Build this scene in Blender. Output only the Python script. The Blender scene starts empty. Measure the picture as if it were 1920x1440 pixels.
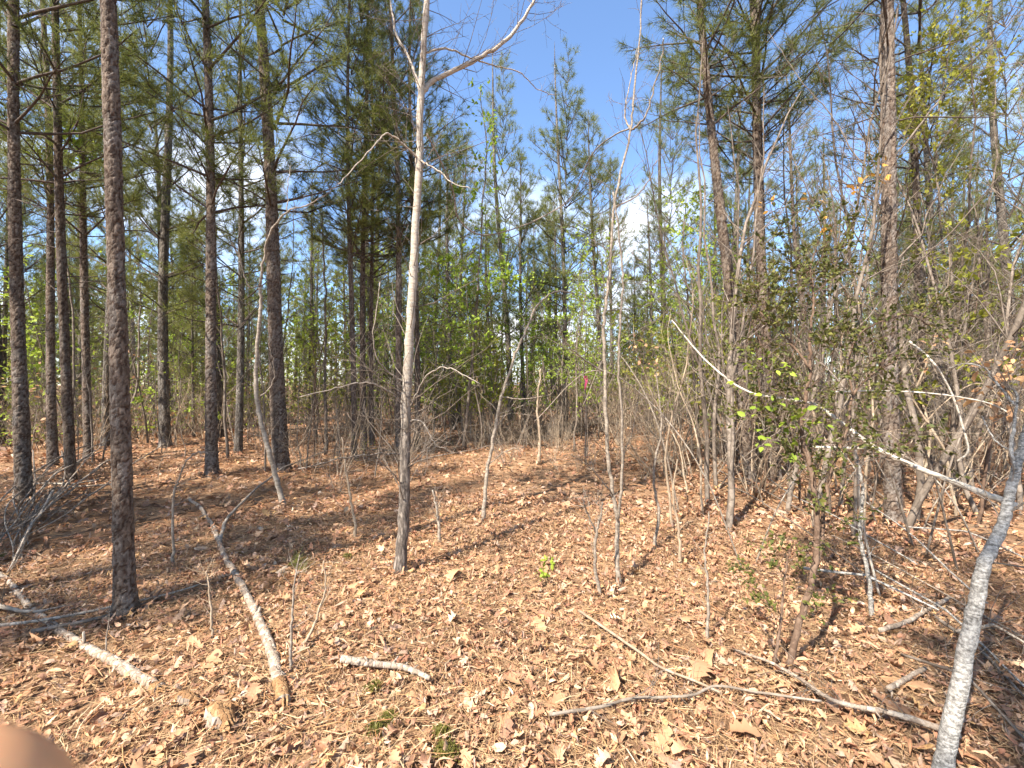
import bpy, math, random
import numpy as np
from mathutils import Vector, Matrix

SC = bpy.context.scene
COL = SC.collection
rad = math.radians

# ------------------------------------------------------------------ camera
CAM_H = 1.45
FPX = 800.0                       # focal length in pixels of the 1920 px wide photograph
cam_d = bpy.data.cameras.new('camera')
cam = bpy.data.objects.new('camera', cam_d)
COL.objects.link(cam)
cam.location = (0, 0, CAM_H)
cam.rotation_euler = (rad(90), 0, 0)
cam_d.sensor_width = 36.0
cam_d.lens = 36.0 * FPX / 1920.0
cam_d.clip_start = 0.01
cam_d.clip_end = 2000
cam_d.dof.use_dof = True
cam_d.dof.focus_distance = 3.4
cam_d.dof.aperture_fstop = 13.0
SC.camera = cam

# ------------------------------------------------------------------ world and sun
SUN_DIR = Vector((0.69, 0.72, 0)).normalized()       # the way the light travels, in plan
SUN_EL = rad(49)
world = bpy.data.worlds.new('World')
SC.world = world
world.use_nodes = True
wn, wl = world.node_tree.nodes, world.node_tree.links
wn.clear()
wout = wn.new('ShaderNodeOutputWorld')
wbg = wn.new('ShaderNodeBackground'); wbg.inputs['Strength'].default_value = 0.125
sky = wn.new('ShaderNodeTexSky'); sky.sky_type = 'NISHITA'; sky.sun_disc = False
sky.sun_elevation = SUN_EL
sky.sun_rotation = math.atan2(-SUN_DIR.x, -SUN_DIR.y)
sky.air_density = 1.0; sky.dust_density = 0.1; sky.ozone_density = 4.5
tc = wn.new('ShaderNodeTexCoord')
sep = wn.new('ShaderNodeSeparateXYZ'); wl.new(tc.outputs['Generated'], sep.inputs[0])
zadd = wn.new('ShaderNodeMath'); zadd.operation = 'ADD'; zadd.inputs[1].default_value = 0.30
wl.new(sep.outputs['Z'], zadd.inputs[0])
dx = wn.new('ShaderNodeMath'); dx.operation = 'DIVIDE'; wl.new(sep.outputs['X'], dx.inputs[0]); wl.new(zadd.outputs[0], dx.inputs[1])
dy = wn.new('ShaderNodeMath'); dy.operation = 'DIVIDE'; wl.new(sep.outputs['Y'], dy.inputs[0]); wl.new(zadd.outputs[0], dy.inputs[1])
cmb = wn.new('ShaderNodeCombineXYZ'); wl.new(dx.outputs[0], cmb.inputs[0]); wl.new(dy.outputs[0], cmb.inputs[1])
cmap = wn.new('ShaderNodeMapping'); cmap.inputs['Location'].default_value = (9.91, 8.99, 0.0)
wl.new(cmb.outputs[0], cmap.inputs[0])
cn = wn.new('ShaderNodeTexNoise'); cn.inputs['Scale'].default_value = 0.95; cn.inputs['Detail'].default_value = 6; cn.inputs['Roughness'].default_value = 0.55
wl.new(cmap.outputs[0], cn.inputs['Vector'])
crmp = wn.new('ShaderNodeValToRGB'); crmp.color_ramp.elements[0].position = 0.50; crmp.color_ramp.elements[1].position = 0.63
lowb = wn.new('ShaderNodeMapRange'); lowb.inputs[1].default_value = 0.12; lowb.inputs[2].default_value = 0.75; lowb.inputs[3].default_value = 0.035; lowb.inputs[4].default_value = -0.06   # cumulus crowd together towards the horizon
wl.new(sep.outputs['Z'], lowb.inputs[0])
cadd = wn.new('ShaderNodeMath'); cadd.operation = 'ADD'; wl.new(cn.outputs['Fac'], cadd.inputs[0]); wl.new(lowb.outputs[0], cadd.inputs[1])
wl.new(cadd.outputs[0], crmp.inputs[0])
cmix = wn.new('ShaderNodeMix'); cmix.data_type = 'RGBA'
wl.new(crmp.outputs[0], cmix.inputs[0]); wl.new(sky.outputs[0], cmix.inputs[6])
cmix.inputs[7].default_value = (5.6, 5.7, 5.9, 1)
wl.new(cmix.outputs[2], wbg.inputs[0]); wl.new(wbg.outputs[0], wout.inputs[0])
world.cycles.sampling_method = 'MANUAL'; world.cycles.sample_map_resolution = 512

sun_d = bpy.data.lights.new('sun', 'SUN'); sun_d.energy = 5.0; sun_d.angle = rad(0.5); sun_d.color = (1.0, 0.93, 0.83)
sun = bpy.data.objects.new('sun', sun_d); COL.objects.link(sun)
ld = Vector((SUN_DIR.x * math.cos(SUN_EL), SUN_DIR.y * math.cos(SUN_EL), -math.sin(SUN_EL)))
sun.rotation_euler = ld.to_track_quat('-Z', 'Y').to_euler()
sun.location = (-20, -20, 30)

SC.view_settings.view_transform = 'Standard'
SC.view_settings.look = 'None'
SC.view_settings.exposure = 1.5
SC.view_settings.gamma = 1.0
SC.view_settings.use_curve_mapping = False
SC.cycles.max_bounces = 4
SC.cycles.diffuse_bounces = 2
SC.cycles.glossy_bounces = 1
SC.cycles.transmission_bounces = 3
SC.cycles.transparent_max_bounces = 4
SC.cycles.use_denoising = True
SC.cycles.use_adaptive_sampling = True
SC.cycles.adaptive_threshold = 0.02
SC.cycles.use_light_tree = False
SC.cycles.caustics_reflective = False
SC.cycles.caustics_refractive = False

# ------------------------------------------------------------------ helpers
def ground_h(x, y):
    x = np.asarray(x, float); y = np.asarray(y, float)
    r = np.sqrt(x * x + y * y)
    near = 0.035 * np.sin(0.9 * x + 0.6) * np.cos(0.8 * y + 0.3) + 0.018 * np.sin(2.3 * x + 1.7 * y) + 0.012 * np.sin(4.1 * x - 3.3 * y + 1.0)
    far = 0.22 * np.sin(0.16 * x + 0.8) * np.sin(0.13 * y + 0.2) * np.clip((r - 4) / 14, 0, 1)
    return near * np.clip(r / 1.5, 0.2, 1) + far

def gpt(px, py):
    """the spot on the ground that the photograph shows at this pixel"""
    d = CAM_H * FPX / max(py - 720.0, 8.0)
    for _ in range(12):
        x = (px - 960.0) / FPX * d
        z = CAM_H - (py - 720.0) / FPX * d
        d += (z - float(ground_h(x, d))) * FPX / max(py - 720.0, 8.0) * 0.8
    x = (px - 960.0) / FPX * d
    return Vector((x, d, float(ground_h(x, d))))

def at(px, py, d):
    return Vector(((px - 960.0) / FPX * d, d, CAM_H - (py - 720.0) / FPX * d))

_fc = {}
def tube_faces(n, s):
    k = (n, s)
    if k not in _fc:
        i = np.arange(n - 1)[:, None]; j = np.arange(s)[None, :]
        a = i * s + j; b = i * s + (j + 1) % s; c = a + s; d = b + s
        _fc[k] = np.concatenate([np.stack([a, b, d], -1).reshape(-1, 3), np.stack([a, d, c], -1).reshape(-1, 3)])
    return _fc[k]
_cs = {}
def circ(s):
    if s not in _cs:
        a = np.arange(s) * 2 * math.pi / s
        _cs[s] = (np.cos(a)[None, :, None], np.sin(a)[None, :, None])
    return _cs[s]

def frames(pts):
    t = np.empty_like(pts)
    t[1:-1] = pts[2:] - pts[:-2]; t[0] = pts[1] - pts[0]; t[-1] = pts[-1] - pts[-2]
    t /= np.linalg.norm(t, axis=1)[:, None] + 1e-9
    m = np.abs(t.mean(0))
    ref = np.zeros(3); ref[int(np.argmin(m))] = 1.0
    u = np.cross(t, ref); u /= np.linalg.norm(u, axis=1)[:, None] + 1e-9
    v = np.cross(t, u)
    return t, u, v

class MB:
    def __init__(self):
        self.v, self.f, self.m, self.c, self.s, self.n = [], [], [], [], [], 0
    def add(self, v, f, mat=0, col=None, smooth=True):
        v = np.asarray(v, np.float32).reshape(-1, 3); f = np.asarray(f, np.int64).reshape(-1, 3)
        self.v.append(v); self.f.append(f + self.n); self.n += len(v)
        self.m.append(np.full(len(f), mat, np.int32)); self.s.append(np.full(len(f), smooth, bool))
        if col is None: col = np.ones((len(v), 4), np.float32)
        self.c.append(np.asarray(col, np.float32))
    def tube(self, pts, r, sides=5, mat=0, cap=False):
        pts = np.asarray(pts, float); r = np.asarray(r, float)
        t, u, v = frames(pts); c, s = circ(sides)
        vv = pts[:, None, :] + r[:, None, None] * (c * u[:, None, :] + s * v[:, None, :])
        f = tube_faces(len(pts), sides)
        vv = vv.reshape(-1, 3)
        if cap:
            k = len(vv); vv = np.concatenate([vv, pts[:1], pts[-1:]])
            j = np.arange(sides); e = (len(pts) - 1) * sides
            f = np.concatenate([f, np.stack([np.full(sides, k), (j + 1) % sides, j], -1), np.stack([np.full(sides, k + 1), e + j, e + (j + 1) % sides], -1)])
        self.add(vv, f, mat)
    def build(self, name, mats, parent=None, color=False):
        me = bpy.data.meshes.new(name)
        v = np.concatenate(self.v); f = np.concatenate(self.f)
        me.vertices.add(len(v)); me.vertices.foreach_set('co', v.ravel())
        me.loops.add(3 * len(f)); me.loops.foreach_set('vertex_index', f.ravel().astype(np.int32))
        me.polygons.add(len(f)); me.polygons.foreach_set('loop_start', np.arange(0, 3 * len(f), 3, dtype=np.int32))
        me.polygons.foreach_set('material_index', np.concatenate(self.m))
        me.polygons.foreach_set('use_smooth', np.concatenate(self.s))
        if color:
            a = me.color_attributes.new('tint', 'FLOAT_COLOR', 'POINT')
            a.data.foreach_set('color', np.concatenate(self.c).ravel())
        for m in (mats if isinstance(mats, (list, tuple)) else [mats]): me.materials.append(m)
        me.update(calc_edges=True)
        o = bpy.data.objects.new(name, me); COL.objects.link(o)
        if parent: o.parent = parent
        return o

def thing(name, loc, label, cat, group=None, rotz=0.0):
    o = bpy.data.objects.new(name, None); COL.objects.link(o)
    o.location = loc; o.rotation_euler = (0, 0, rotz); o.empty_display_size = 0.2
    tag(o, label, cat, group); return o

def tag(o, label, cat, group=None):
    o['label'] = label; o['category'] = cat
    if group: o['group'] = group
    return o

def dup(root, loc, rotz, s, label, group, name=None, sz=None, tilt=(0, 0)):
    r = root.copy(); COL.objects.link(r)
    if name: r.name = name
    r.location = loc; r.rotation_euler = (tilt[0], tilt[1], rotz); r.scale = (s, s, sz or s)
    r['label'] = label; r['group'] = group
    for ch in root.children:
        c = ch.copy(); COL.objects.link(c); c.parent = r
    return r

def smooth_path(pts, n):
    """Catmull-Rom through the points, n samples"""
    P = np.asarray([tuple(p) for p in pts], float)
    P = np.concatenate([[2 * P[0] - P[1]], P, [2 * P[-1] - P[-2]]])
    k = len(P) - 3; t = np.linspace(0, k - 1e-6, n); i = t.astype(int); u = (t - i)[:, None]
    a, b, c, d = P[i], P[i + 1], P[i + 2], P[i + 3]
    return 0.5 * (2 * b + (c - a) * u + (2 * a - 5 * b + 4 * c - d) * u ** 2 + (3 * b - a - 3 * c + d) * u ** 3)

def unit(v): return v / (np.linalg.norm(v, axis=-1, keepdims=True) + 1e-9)

# ------------------------------------------------------------------ materials
def mat_new(name):
    m = bpy.data.materials.new(name); m.use_nodes = True
    nt = m.node_tree; nt.nodes.clear()
    out = nt.nodes.new('ShaderNodeOutputMaterial')
    return m, nt.nodes, nt.links, out

def node(ns, kind, **kw):
    n = ns.new(kind)
    for k, v in kw.items():
        if k.startswith('i_'): n.inputs[k[2:].replace('_', ' ')].default_value = v
        else: setattr(n, k, v)
    return n

def ramp(ns, stops):
    r = ns.new('ShaderNodeValToRGB'); e = r.color_ramp.elements
    while len(e) < len(stops): e.new(0.5)
    for k, (p, c) in enumerate(stops):
        e[k].position = p; e[k].color = (*c, 1)
    return r

def bark_material(name, stops, plate=(22, 22, 9), bump=0.6, dist=0.012, moss=None, rough=0.95, cellw=0.40, tint=False, finew=0.45):
    m, ns, ls, out = mat_new(name)
    tcn = ns.new('ShaderNodeTexCoord')
    mp = node(ns, 'ShaderNodeMapping'); mp.inputs['Scale'].default_value = plate
    ls.new(tcn.outputs['Object'], mp.inputs[0])
    wob = node(ns, 'ShaderNodeTexNoise', i_Scale=2.2, i_Detail=4.0); ls.new(mp.outputs[0], wob.inputs['Vector'])
    wmx = node(ns, 'ShaderNodeMix', data_type='RGBA', blend_type='ADD'); wmx.inputs[0].default_value = 0.5
    ls.new(mp.outputs[0], wmx.inputs[6]); ls.new(wob.outputs['Color'], wmx.inputs[7])
    vo = node(ns, 'ShaderNodeTexVoronoi', feature='DISTANCE_TO_EDGE', i_Scale=1.0); ls.new(wmx.outputs[2], vo.inputs['Vector'])
    vc = node(ns, 'ShaderNodeTexVoronoi', i_Scale=1.0); ls.new(wmx.outputs[2], vc.inputs['Vector'])
    fine = node(ns, 'ShaderNodeTexNoise', i_Scale=90.0, i_Detail=6.0, i_Roughness=0.7); ls.new(tcn.outputs['Object'], fine.inputs['Vector'])
    big = node(ns, 'ShaderNodeTexNoise', i_Scale=2.5, i_Detail=5.0); ls.new(tcn.outputs['Object'], big.inputs['Vector'])
    oi = ns.new('ShaderNodeObjectInfo')
    hsv = ns.new('ShaderNodeSeparateColor'); ls.new(vc.outputs['Color'], hsv.inputs[0])
    a1 = node(ns, 'ShaderNodeMath', operation='MULTIPLY'); a1.inputs[1].default_value = cellw; ls.new(hsv.outputs[0], a1.inputs[0])
    a2 = node(ns, 'ShaderNodeMath', operation='MULTIPLY_ADD'); a2.inputs[1].default_value = finew; ls.new(fine.outputs['Fac'], a2.inputs[0]); ls.new(a1.outputs[0], a2.inputs[2])
    a3 = node(ns, 'ShaderNodeMath', operation='MULTIPLY_ADD'); a3.inputs[1].default_value = 0.40; ls.new(big.outputs['Fac'], a3.inputs[0]); ls.new(a2.outputs[0], a3.inputs[2])
    a4 = node(ns, 'ShaderNodeMath', operation='MULTIPLY_ADD'); a4.inputs[1].default_value = 0.16; ls.new(oi.outputs['Random'], a4.inputs[0]); ls.new(a3.outputs[0], a4.inputs[2])
    a5 = node(ns, 'ShaderNodeMath', operation='SUBTRACT'); a5.inputs[1].default_value = 0.20; ls.new(a4.outputs[0], a5.inputs[0])
    cr = ramp(ns, stops); ls.new(a5.outputs[0], cr.inputs[0])
    if tint:                                          # plate by plate: grey flakes, red-brown inner bark
        ta = node(ns, 'ShaderNodeAttribute', attribute_name='tint')
        mu = node(ns, 'ShaderNodeMix', data_type='RGBA', blend_type='MULTIPLY'); mu.inputs[0].default_value = 1.0
        ls.new(cr.outputs[0], mu.inputs[6]); ls.new(ta.outputs['Color'], mu.inputs[7]); cr = mu; co = mu.outputs[2]
    else: co = cr.outputs[0]
    p = node(ns, 'ShaderNodeBsdfPrincipled', i_Roughness=rough); p.inputs['Specular IOR Level'].default_value = 0.2
    ls.new(co, p.inputs['Base Color'])
    sm = node(ns, 'ShaderNodeMapRange', interpolation_type='SMOOTHSTEP'); sm.inputs[1].default_value = 0.0; sm.inputs[2].default_value = 0.22
    ls.new(vo.outputs['Distance'], sm.inputs[0])
    hh = node(ns, 'ShaderNodeMath', operation='MULTIPLY_ADD'); hh.inputs[1].default_value = 0.35
    ls.new(fine.outputs['Fac'], hh.inputs[0]); ls.new(sm.outputs[0], hh.inputs[2])
    bp = node(ns, 'ShaderNodeBump'); bp.inputs['Strength'].default_value = bump; bp.inputs['Distance'].default_value = dist
    ls.new(hh.outputs[0], bp.inputs['Height']); ls.new(bp.outputs[0], p.inputs['Normal'])
    ls.new(p.outputs[0], out.inputs[0])
    return m

M = {}
M['pine_bark'] = bark_material('pine bark', [(0.0, (0.028, 0.022, 0.017)), (0.35, (0.075, 0.061, 0.049)), (0.6, (0.15, 0.128, 0.106)), (0.9, (0.30, 0.27, 0.23))], plate=(26, 26, 10), bump=0.9, dist=0.014)
M['pine_bark_hero'] = bark_material('flaky pine bark', [(0.0, (0.050, 0.042, 0.034)), (0.30, (0.10, 0.083, 0.070)), (0.55, (0.21, 0.180, 0.156)), (0.9, (0.45, 0.405, 0.36))], plate=(60, 60, 30), bump=0.6, dist=0.004, cellw=0.2, tint=True)
M['dark_bark'] = bark_material('dark furrowed bark', [(0.0, (0.03, 0.022, 0.018)), (0.4, (0.085, 0.064, 0.052)), (0.7, (0.15, 0.12, 0.10)), (0.95, (0.25, 0.21, 0.18))], plate=(40, 40, 14), bump=0.8, dist=0.008)
M['twig_dark'] = bark_material('pine twig bark', [(0.0, (0.035, 0.026, 0.022)), (0.5, (0.095, 0.072, 0.058)), (1.0, (0.18, 0.145, 0.12))], plate=(30, 30, 30), bump=0.3, dist=0.003)
M['twig_grey'] = bark_material('bare grey brown twig', [(0.0, (0.06, 0.046, 0.036)), (0.5, (0.165, 0.13, 0.10)), (1.0, (0.36, 0.30, 0.24))], plate=(30, 30, 20), bump=0.35, dist=0.003)
M['twig_pale'] = bark_material('pale smooth bark', [(0.0, (0.10, 0.078, 0.058)), (0.45, (0.235, 0.19, 0.145)), (1.0, (0.48, 0.415, 0.335))], plate=(24, 24, 60), bump=0.3, dist=0.002)
M['white_wood'] = bark_material('bleached smooth wood', [(0.0, (0.26, 0.22, 0.175)), (0.45, (0.47, 0.415, 0.335)), (1.0, (0.68, 0.62, 0.53))], plate=(24, 24, 60), bump=0.3, dist=0.002)
M['grey_bark'] = bark_material('speckled grey bark', [(0.30, (0.045, 0.040, 0.035)), (0.45, (0.13, 0.118, 0.102)), (0.57, (0.26, 0.24, 0.21)), (0.75, (0.50, 0.465, 0.41))], plate=(45, 45, 150), bump=0.55, dist=0.003, cellw=0.16, finew=0.85)
M['deadwood'] = bark_material('weathered fallen wood', [(0.0, (0.10, 0.075, 0.055)), (0.4, (0.28, 0.215, 0.16)), (0.75, (0.50, 0.42, 0.33)), (1.0, (0.68, 0.60, 0.49))], plate=(40, 40, 12), bump=0.7, dist=0.006)
M['rotten'] = bark_material('orange broken wood', [(0.0, (0.10, 0.055, 0.03)), (0.5, (0.30, 0.165, 0.075)), (1.0, (0.52, 0.35, 0.19))], plate=(60, 60, 8), bump=0.8, dist=0.006)
M['holly_bark'] = bark_material('dark brown sapling bark', [(0.0, (0.045, 0.028, 0.02)), (0.5, (0.12, 0.075, 0.05)), (1.0, (0.24, 0.165, 0.115))], plate=(50, 50, 40), bump=0.4, dist=0.003)
M['straw_twig'] = bark_material('tan dry twig', [(0.0, (0.15, 0.11, 0.075)), (0.5, (0.33, 0.25, 0.17)), (1.0, (0.55, 0.45, 0.33))], plate=(30, 30, 20), bump=0.3, dist=0.003)

def birch_material():
    m, ns, ls, out = mat_new('pale birch bark with rough grey foot')
    tcn = ns.new('ShaderNodeTexCoord')
    sp = ns.new('ShaderNodeSeparateXYZ'); ls.new(tcn.outputs['Object'], sp.inputs[0])
    nz = node(ns, 'ShaderNodeTexNoise', i_Scale=7.0, i_Detail=6.0, i_Roughness=0.65); ls.new(tcn.outputs['Object'], nz.inputs['Vector'])
    zz = node(ns, 'ShaderNodeMath', operation='MULTIPLY_ADD'); zz.inputs[1].default_value = 1.6; ls.new(nz.outputs['Fac'], zz.inputs[0]); ls.new(sp.outputs['Z'], zz.inputs[2])
    mr = node(ns, 'ShaderNodeMapRange'); mr.inputs[1].default_value = 1.75; mr.inputs[2].default_value = 2.7; ls.new(zz.outputs[0], mr.inputs[0])
    mp = node(ns, 'ShaderNodeMapping'); mp.inputs['Scale'].default_value = (9, 9, 55); ls.new(tcn.outputs['Object'], mp.inputs[0])
    bands = node(ns, 'ShaderNodeTexNoise', i_Scale=1.0, i_Detail=5.0, i_Roughness=0.75); ls.new(mp.outputs[0], bands.inputs['Vector'])
    pale = ramp(ns, [(0.32, (0.15, 0.11, 0.08)), (0.44, (0.40, 0.325, 0.25)), (0.60, (0.42, 0.37, 0.30)), (0.8, (0.58, 0.525, 0.445))]); ls.new(bands.outputs['Fac'], pale.inputs[0])
    mp2 = node(ns, 'ShaderNodeMapping'); mp2.inputs['Scale'].default_value = (45, 45, 12); ls.new(tcn.outputs['Object'], mp2.inputs[0])
    rg = node(ns, 'ShaderNodeTexNoise', i_Scale=1.0, i_Detail=6.0, i_Roughness=0.7); ls.new(mp2.outputs[0], rg.inputs['Vector'])
    dark = ramp(ns, [(0.36, (0.035, 0.026, 0.02)), (0.5, (0.12, 0.095, 0.075)), (0.66, (0.34, 0.285, 0.23))]); ls.new(rg.outputs['Fac'], dark.inputs[0])
    mx = node(ns, 'ShaderNodeMix', data_type='RGBA'); ls.new(mr.outputs[0], mx.inputs[0]); ls.new(dark.outputs[0], mx.inputs[6]); ls.new(pale.outputs[0], mx.inputs[7])
    p = node(ns, 'ShaderNodeBsdfPrincipled', i_Roughness=0.85); ls.new(mx.outputs[2], p.inputs['Base Color'])
    hm = node(ns, 'ShaderNodeMix', data_type='FLOAT'); ls.new(mr.outputs[0], hm.inputs[0]); ls.new(rg.outputs['Fac'], hm.inputs[2]); ls.new(bands.outputs['Fac'], hm.inputs[3])
    bp = node(ns, 'ShaderNodeBump'); bp.inputs['Strength'].default_value = 0.8; bp.inputs['Distance'].default_value = 0.012
    ls.new(hm.outputs[0], bp.inputs['Height']); ls.new(bp.outputs[0], p.inputs['Normal'])
    ls.new(p.outputs[0], out.inputs[0]); return m
M['birch'] = birch_material()

def foliage_material(name, stops, trans=0.35, tint=False, objrand=True, rough=0.6, tcol=None):
    """leaves and needles: colour varies leaf by leaf and tree by tree; some light passes through"""
    m, ns, ls, out = mat_new(name)
    if tint:
        at_ = node(ns, 'ShaderNodeAttribute', attribute_name='tint'); colr = at_.outputs['Color']
    else:
        geo = ns.new('ShaderNodeNewGeometry'); oi = ns.new('ShaderNodeObjectInfo')
        mm = node(ns, 'ShaderNodeMath', operation='MULTIPLY_ADD'); mm.inputs[1].default_value = 0.6
        k = node(ns, 'ShaderNodeMath', operation='MULTIPLY'); k.inputs[1].default_value = 0.4 if objrand else 0.0
        ls.new(oi.outputs['Random'], k.inputs[0]); ls.new(geo.outputs['Random Per Island'], mm.inputs[0]); ls.new(k.outputs[0], mm.inputs[2])
        r = ramp(ns, stops); ls.new(mm.outputs[0], r.inputs[0]); colr = r.outputs[0]
    p = node(ns, 'ShaderNodeBsdfPrincipled', i_Roughness=rough); p.inputs['Specular IOR Level'].default_value = 0.3
    t = ns.new('ShaderNodeBsdfTranslucent')
    if tint:
        tcn = ns.new('ShaderNodeTexCoord')
        nz = node(ns, 'ShaderNodeTexNoise', i_Scale=120.0, i_Detail=4.0); ls.new(tcn.outputs['Object'], nz.inputs['Vector'])
        vr = ramp(ns, [(0.3, (0.72, 0.70, 0.68)), (0.7, (1.12, 1.12, 1.12))]); ls.new(nz.outputs['Fac'], vr.inputs[0])
        mu = node(ns, 'ShaderNodeMix', data_type='RGBA', blend_type='MULTIPLY'); mu.inputs[0].default_value = 1.0
        ls.new(colr, mu.inputs[6]); ls.new(vr.outputs[0], mu.inputs[7]); colr = mu.outputs[2]
    ls.new(colr, p.inputs['Base Color']); ls.new(colr, t.inputs['Color'])
    mx = ns.new('ShaderNodeMixShader'); mx.inputs[0].default_value = trans
    ls.new(p.outputs[0], mx.inputs[1]); ls.new(t.outputs[0], mx.inputs[2]); ls.new(mx.outputs[0], out.inputs[0])
    return m
M['needle'] = foliage_material('pine needles', [(0.0, (0.10, 0.12, 0.030)), (0.5, (0.185, 0.205, 0.046)), (0.85, (0.265, 0.265, 0.065)), (1.0, (0.32, 0.26, 0.095))], 0.45)
M['spring_leaf'] = foliage_material('fresh spring leaves', [(0.0, (0.20, 0.29, 0.035)), (0.5, (0.33, 0.43, 0.05)), (1.0, (0.48, 0.54, 0.08))], 0.45)
M['yellow_leaf'] = foliage_material('yellow green spring leaves', [(0.0, (0.20, 0.22, 0.03)), (0.5, (0.33, 0.34, 0.045)), (1.0, (0.48, 0.42, 0.08))], 0.45)
M['holly_leaf'] = foliage_material('small olive leaves', [(0.0, (0.055, 0.075, 0.018)), (0.5, (0.13, 0.135, 0.030)), (1.0, (0.26, 0.22, 0.05))], 0.30)
M['brown_leaf'] = foliage_material('dead hanging leaves', [(0.0, (0.22, 0.11, 0.055)), (0.5, (0.40, 0.22, 0.11)), (1.0, (0.60, 0.38, 0.18))], 0.25)
M['orange_leaf'] = foliage_material('orange dead leaves', [(0.0, (0.50, 0.21, 0.03)), (1.0, (0.72, 0.42, 0.09))], 0.30)
M['litter'] = foliage_material('fallen leaf litter', None, 0.12, tint=True, rough=0.75)
M['oak_leaf'] = foliage_material('large fallen oak leaves', [(0.0, (0.30, 0.155, 0.085)), (0.35, (0.42, 0.235, 0.125)), (0.7, (0.52, 0.32, 0.17)), (1.0, (0.46, 0.33, 0.22))], 0.12, rough=0.7)
M['moss'] = foliage_material('moss', [(0.0, (0.07, 0.07, 0.012)), (1.0, (0.19, 0.165, 0.035))], 0.2)

def ground_material():
    m, ns, ls, out = mat_new('needle and leaf duff')
    tcn = ns.new('ShaderNodeTexCoord')
    mp = node(ns, 'ShaderNodeMapping'); mp.inputs['Scale'].default_value = (1, 1, 1); ls.new(tcn.outputs['Object'], mp.inputs[0])
    a = node(ns, 'ShaderNodeTexNoise', i_Scale=30.0, i_Detail=8.0, i_Roughness=0.75); ls.new(mp.outputs[0], a.inputs['Vector'])
    b = node(ns, 'ShaderNodeTexVoronoi', i_Scale=14.0); ls.new(mp.outputs[0], b.inputs['Vector'])
    sc = ns.new('ShaderNodeSeparateColor'); ls.new(b.outputs['Color'], sc.inputs[0])
    mm = node(ns, 'ShaderNodeMath', operation='MULTIPLY_ADD'); mm.inputs[1].default_value = 0.35; ls.new(sc.outputs[0], mm.inputs[0])
    ml = node(ns, 'ShaderNodeMath', operation='MULTIPLY'); ml.inputs[1].default_value = 0.8; ls.new(a.outputs['Fac'], ml.inputs[0]); ls.new(ml.outputs[0], mm.inputs[2])
    r = ramp(ns, [(0.25, (0.10, 0.055, 0.032)), (0.5, (0.24, 0.14, 0.08)), (0.75, (0.38, 0.24, 0.14)), (0.95, (0.48, 0.34, 0.21))]); ls.new(mm.outputs[0], r.inputs[0])
    p = node(ns, 'ShaderNodeBsdfPrincipled', i_Roughness=1.0); p.inputs['Specular IOR Level'].default_value = 0.05
    ls.new(r.outputs[0], p.inputs['Base Color'])
    bp = node(ns, 'ShaderNodeBump'); bp.inputs['Strength'].default_value = 1.0; bp.inputs['Distance'].default_value = 0.03
    ls.new(a.outputs['Fac'], bp.inputs['Height']); ls.new(bp.outputs[0], p.inputs['Normal'])
    ls.new(p.outputs[0], out.inputs[0]); return m
M['ground'] = ground_material()

def plain_material(name, col, rough=0.6, sss=0.0, noise=0.15, scale=60):
    m, ns, ls, out = mat_new(name)
    tcn = ns.new('ShaderNodeTexCoord')
    nz = node(ns, 'ShaderNodeTexNoise', i_Scale=float(scale), i_Detail=4.0); ls.new(tcn.outputs['Object'], nz.inputs['Vector'])
    lo = tuple(c * (1 - noise) for c in col); hi = tuple(min(1, c * (1 + noise)) for c in col)
    r = ramp(ns, [(0.3, lo), (0.7, hi)]); ls.new(nz.outputs['Fac'], r.inputs[0])
    p = node(ns, 'ShaderNodeBsdfPrincipled', i_Roughness=rough); ls.new(r.outputs[0], p.inputs['Base Color'])
    if sss:
        p.inputs['Subsurface Weight'].default_value = sss; p.inputs['Subsurface Radius'].default_value = (0.012, 0.005, 0.003); p.inputs['Subsurface Scale'].default_value = 1.0
    ls.new(p.outputs[0], out.inputs[0]); return m
M['skin'] = plain_material('skin', (0.78, 0.39, 0.19), 0.5, 0.15, 0.06, 200)
M['ribbon'] = plain_material('pink flagging ribbon', (0.33, 0.03, 0.09), 0.5, 0, 0.1, 30)

# ------------------------------------------------------------------ the ground
def make_ground():
    g = np.concatenate([-np.geomspace(600, 9, 34), np.linspace(-8.8, 8.8, 177), np.geomspace(9, 600, 34)])
    gy = np.concatenate([-np.geomspace(600, 3, 20), np.linspace(-2.9, 12, 150), np.geomspace(12.2, 600, 40)])
    X, Y = np.meshgrid(g, gy)
    Z = ground_h(X, Y)
    rr = random.Random(3); nr = np.random.default_rng(3)
    Z += nr.normal(0, 0.006, Z.shape) * (np.hypot(X, Y) < 14)
    v = np.stack([X, Y, Z], -1).reshape(-1, 3); nx, ny = len(g), len(gy)
    i = np.arange(ny - 1)[:, None]; j = np.arange(nx - 1)[None, :]
    a = i * nx + j; b = a + 1; c = a + nx; d = c + 1
    f = np.concatenate([np.stack([a, b, d], -1).reshape(-1, 3), np.stack([a, d, c], -1).reshape(-1, 3)])
    mb = MB(); mb.add(v, f)
    o = mb.build('ground', M['ground']); o['kind'] = 'structure'
    return o
ground = make_ground()

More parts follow.
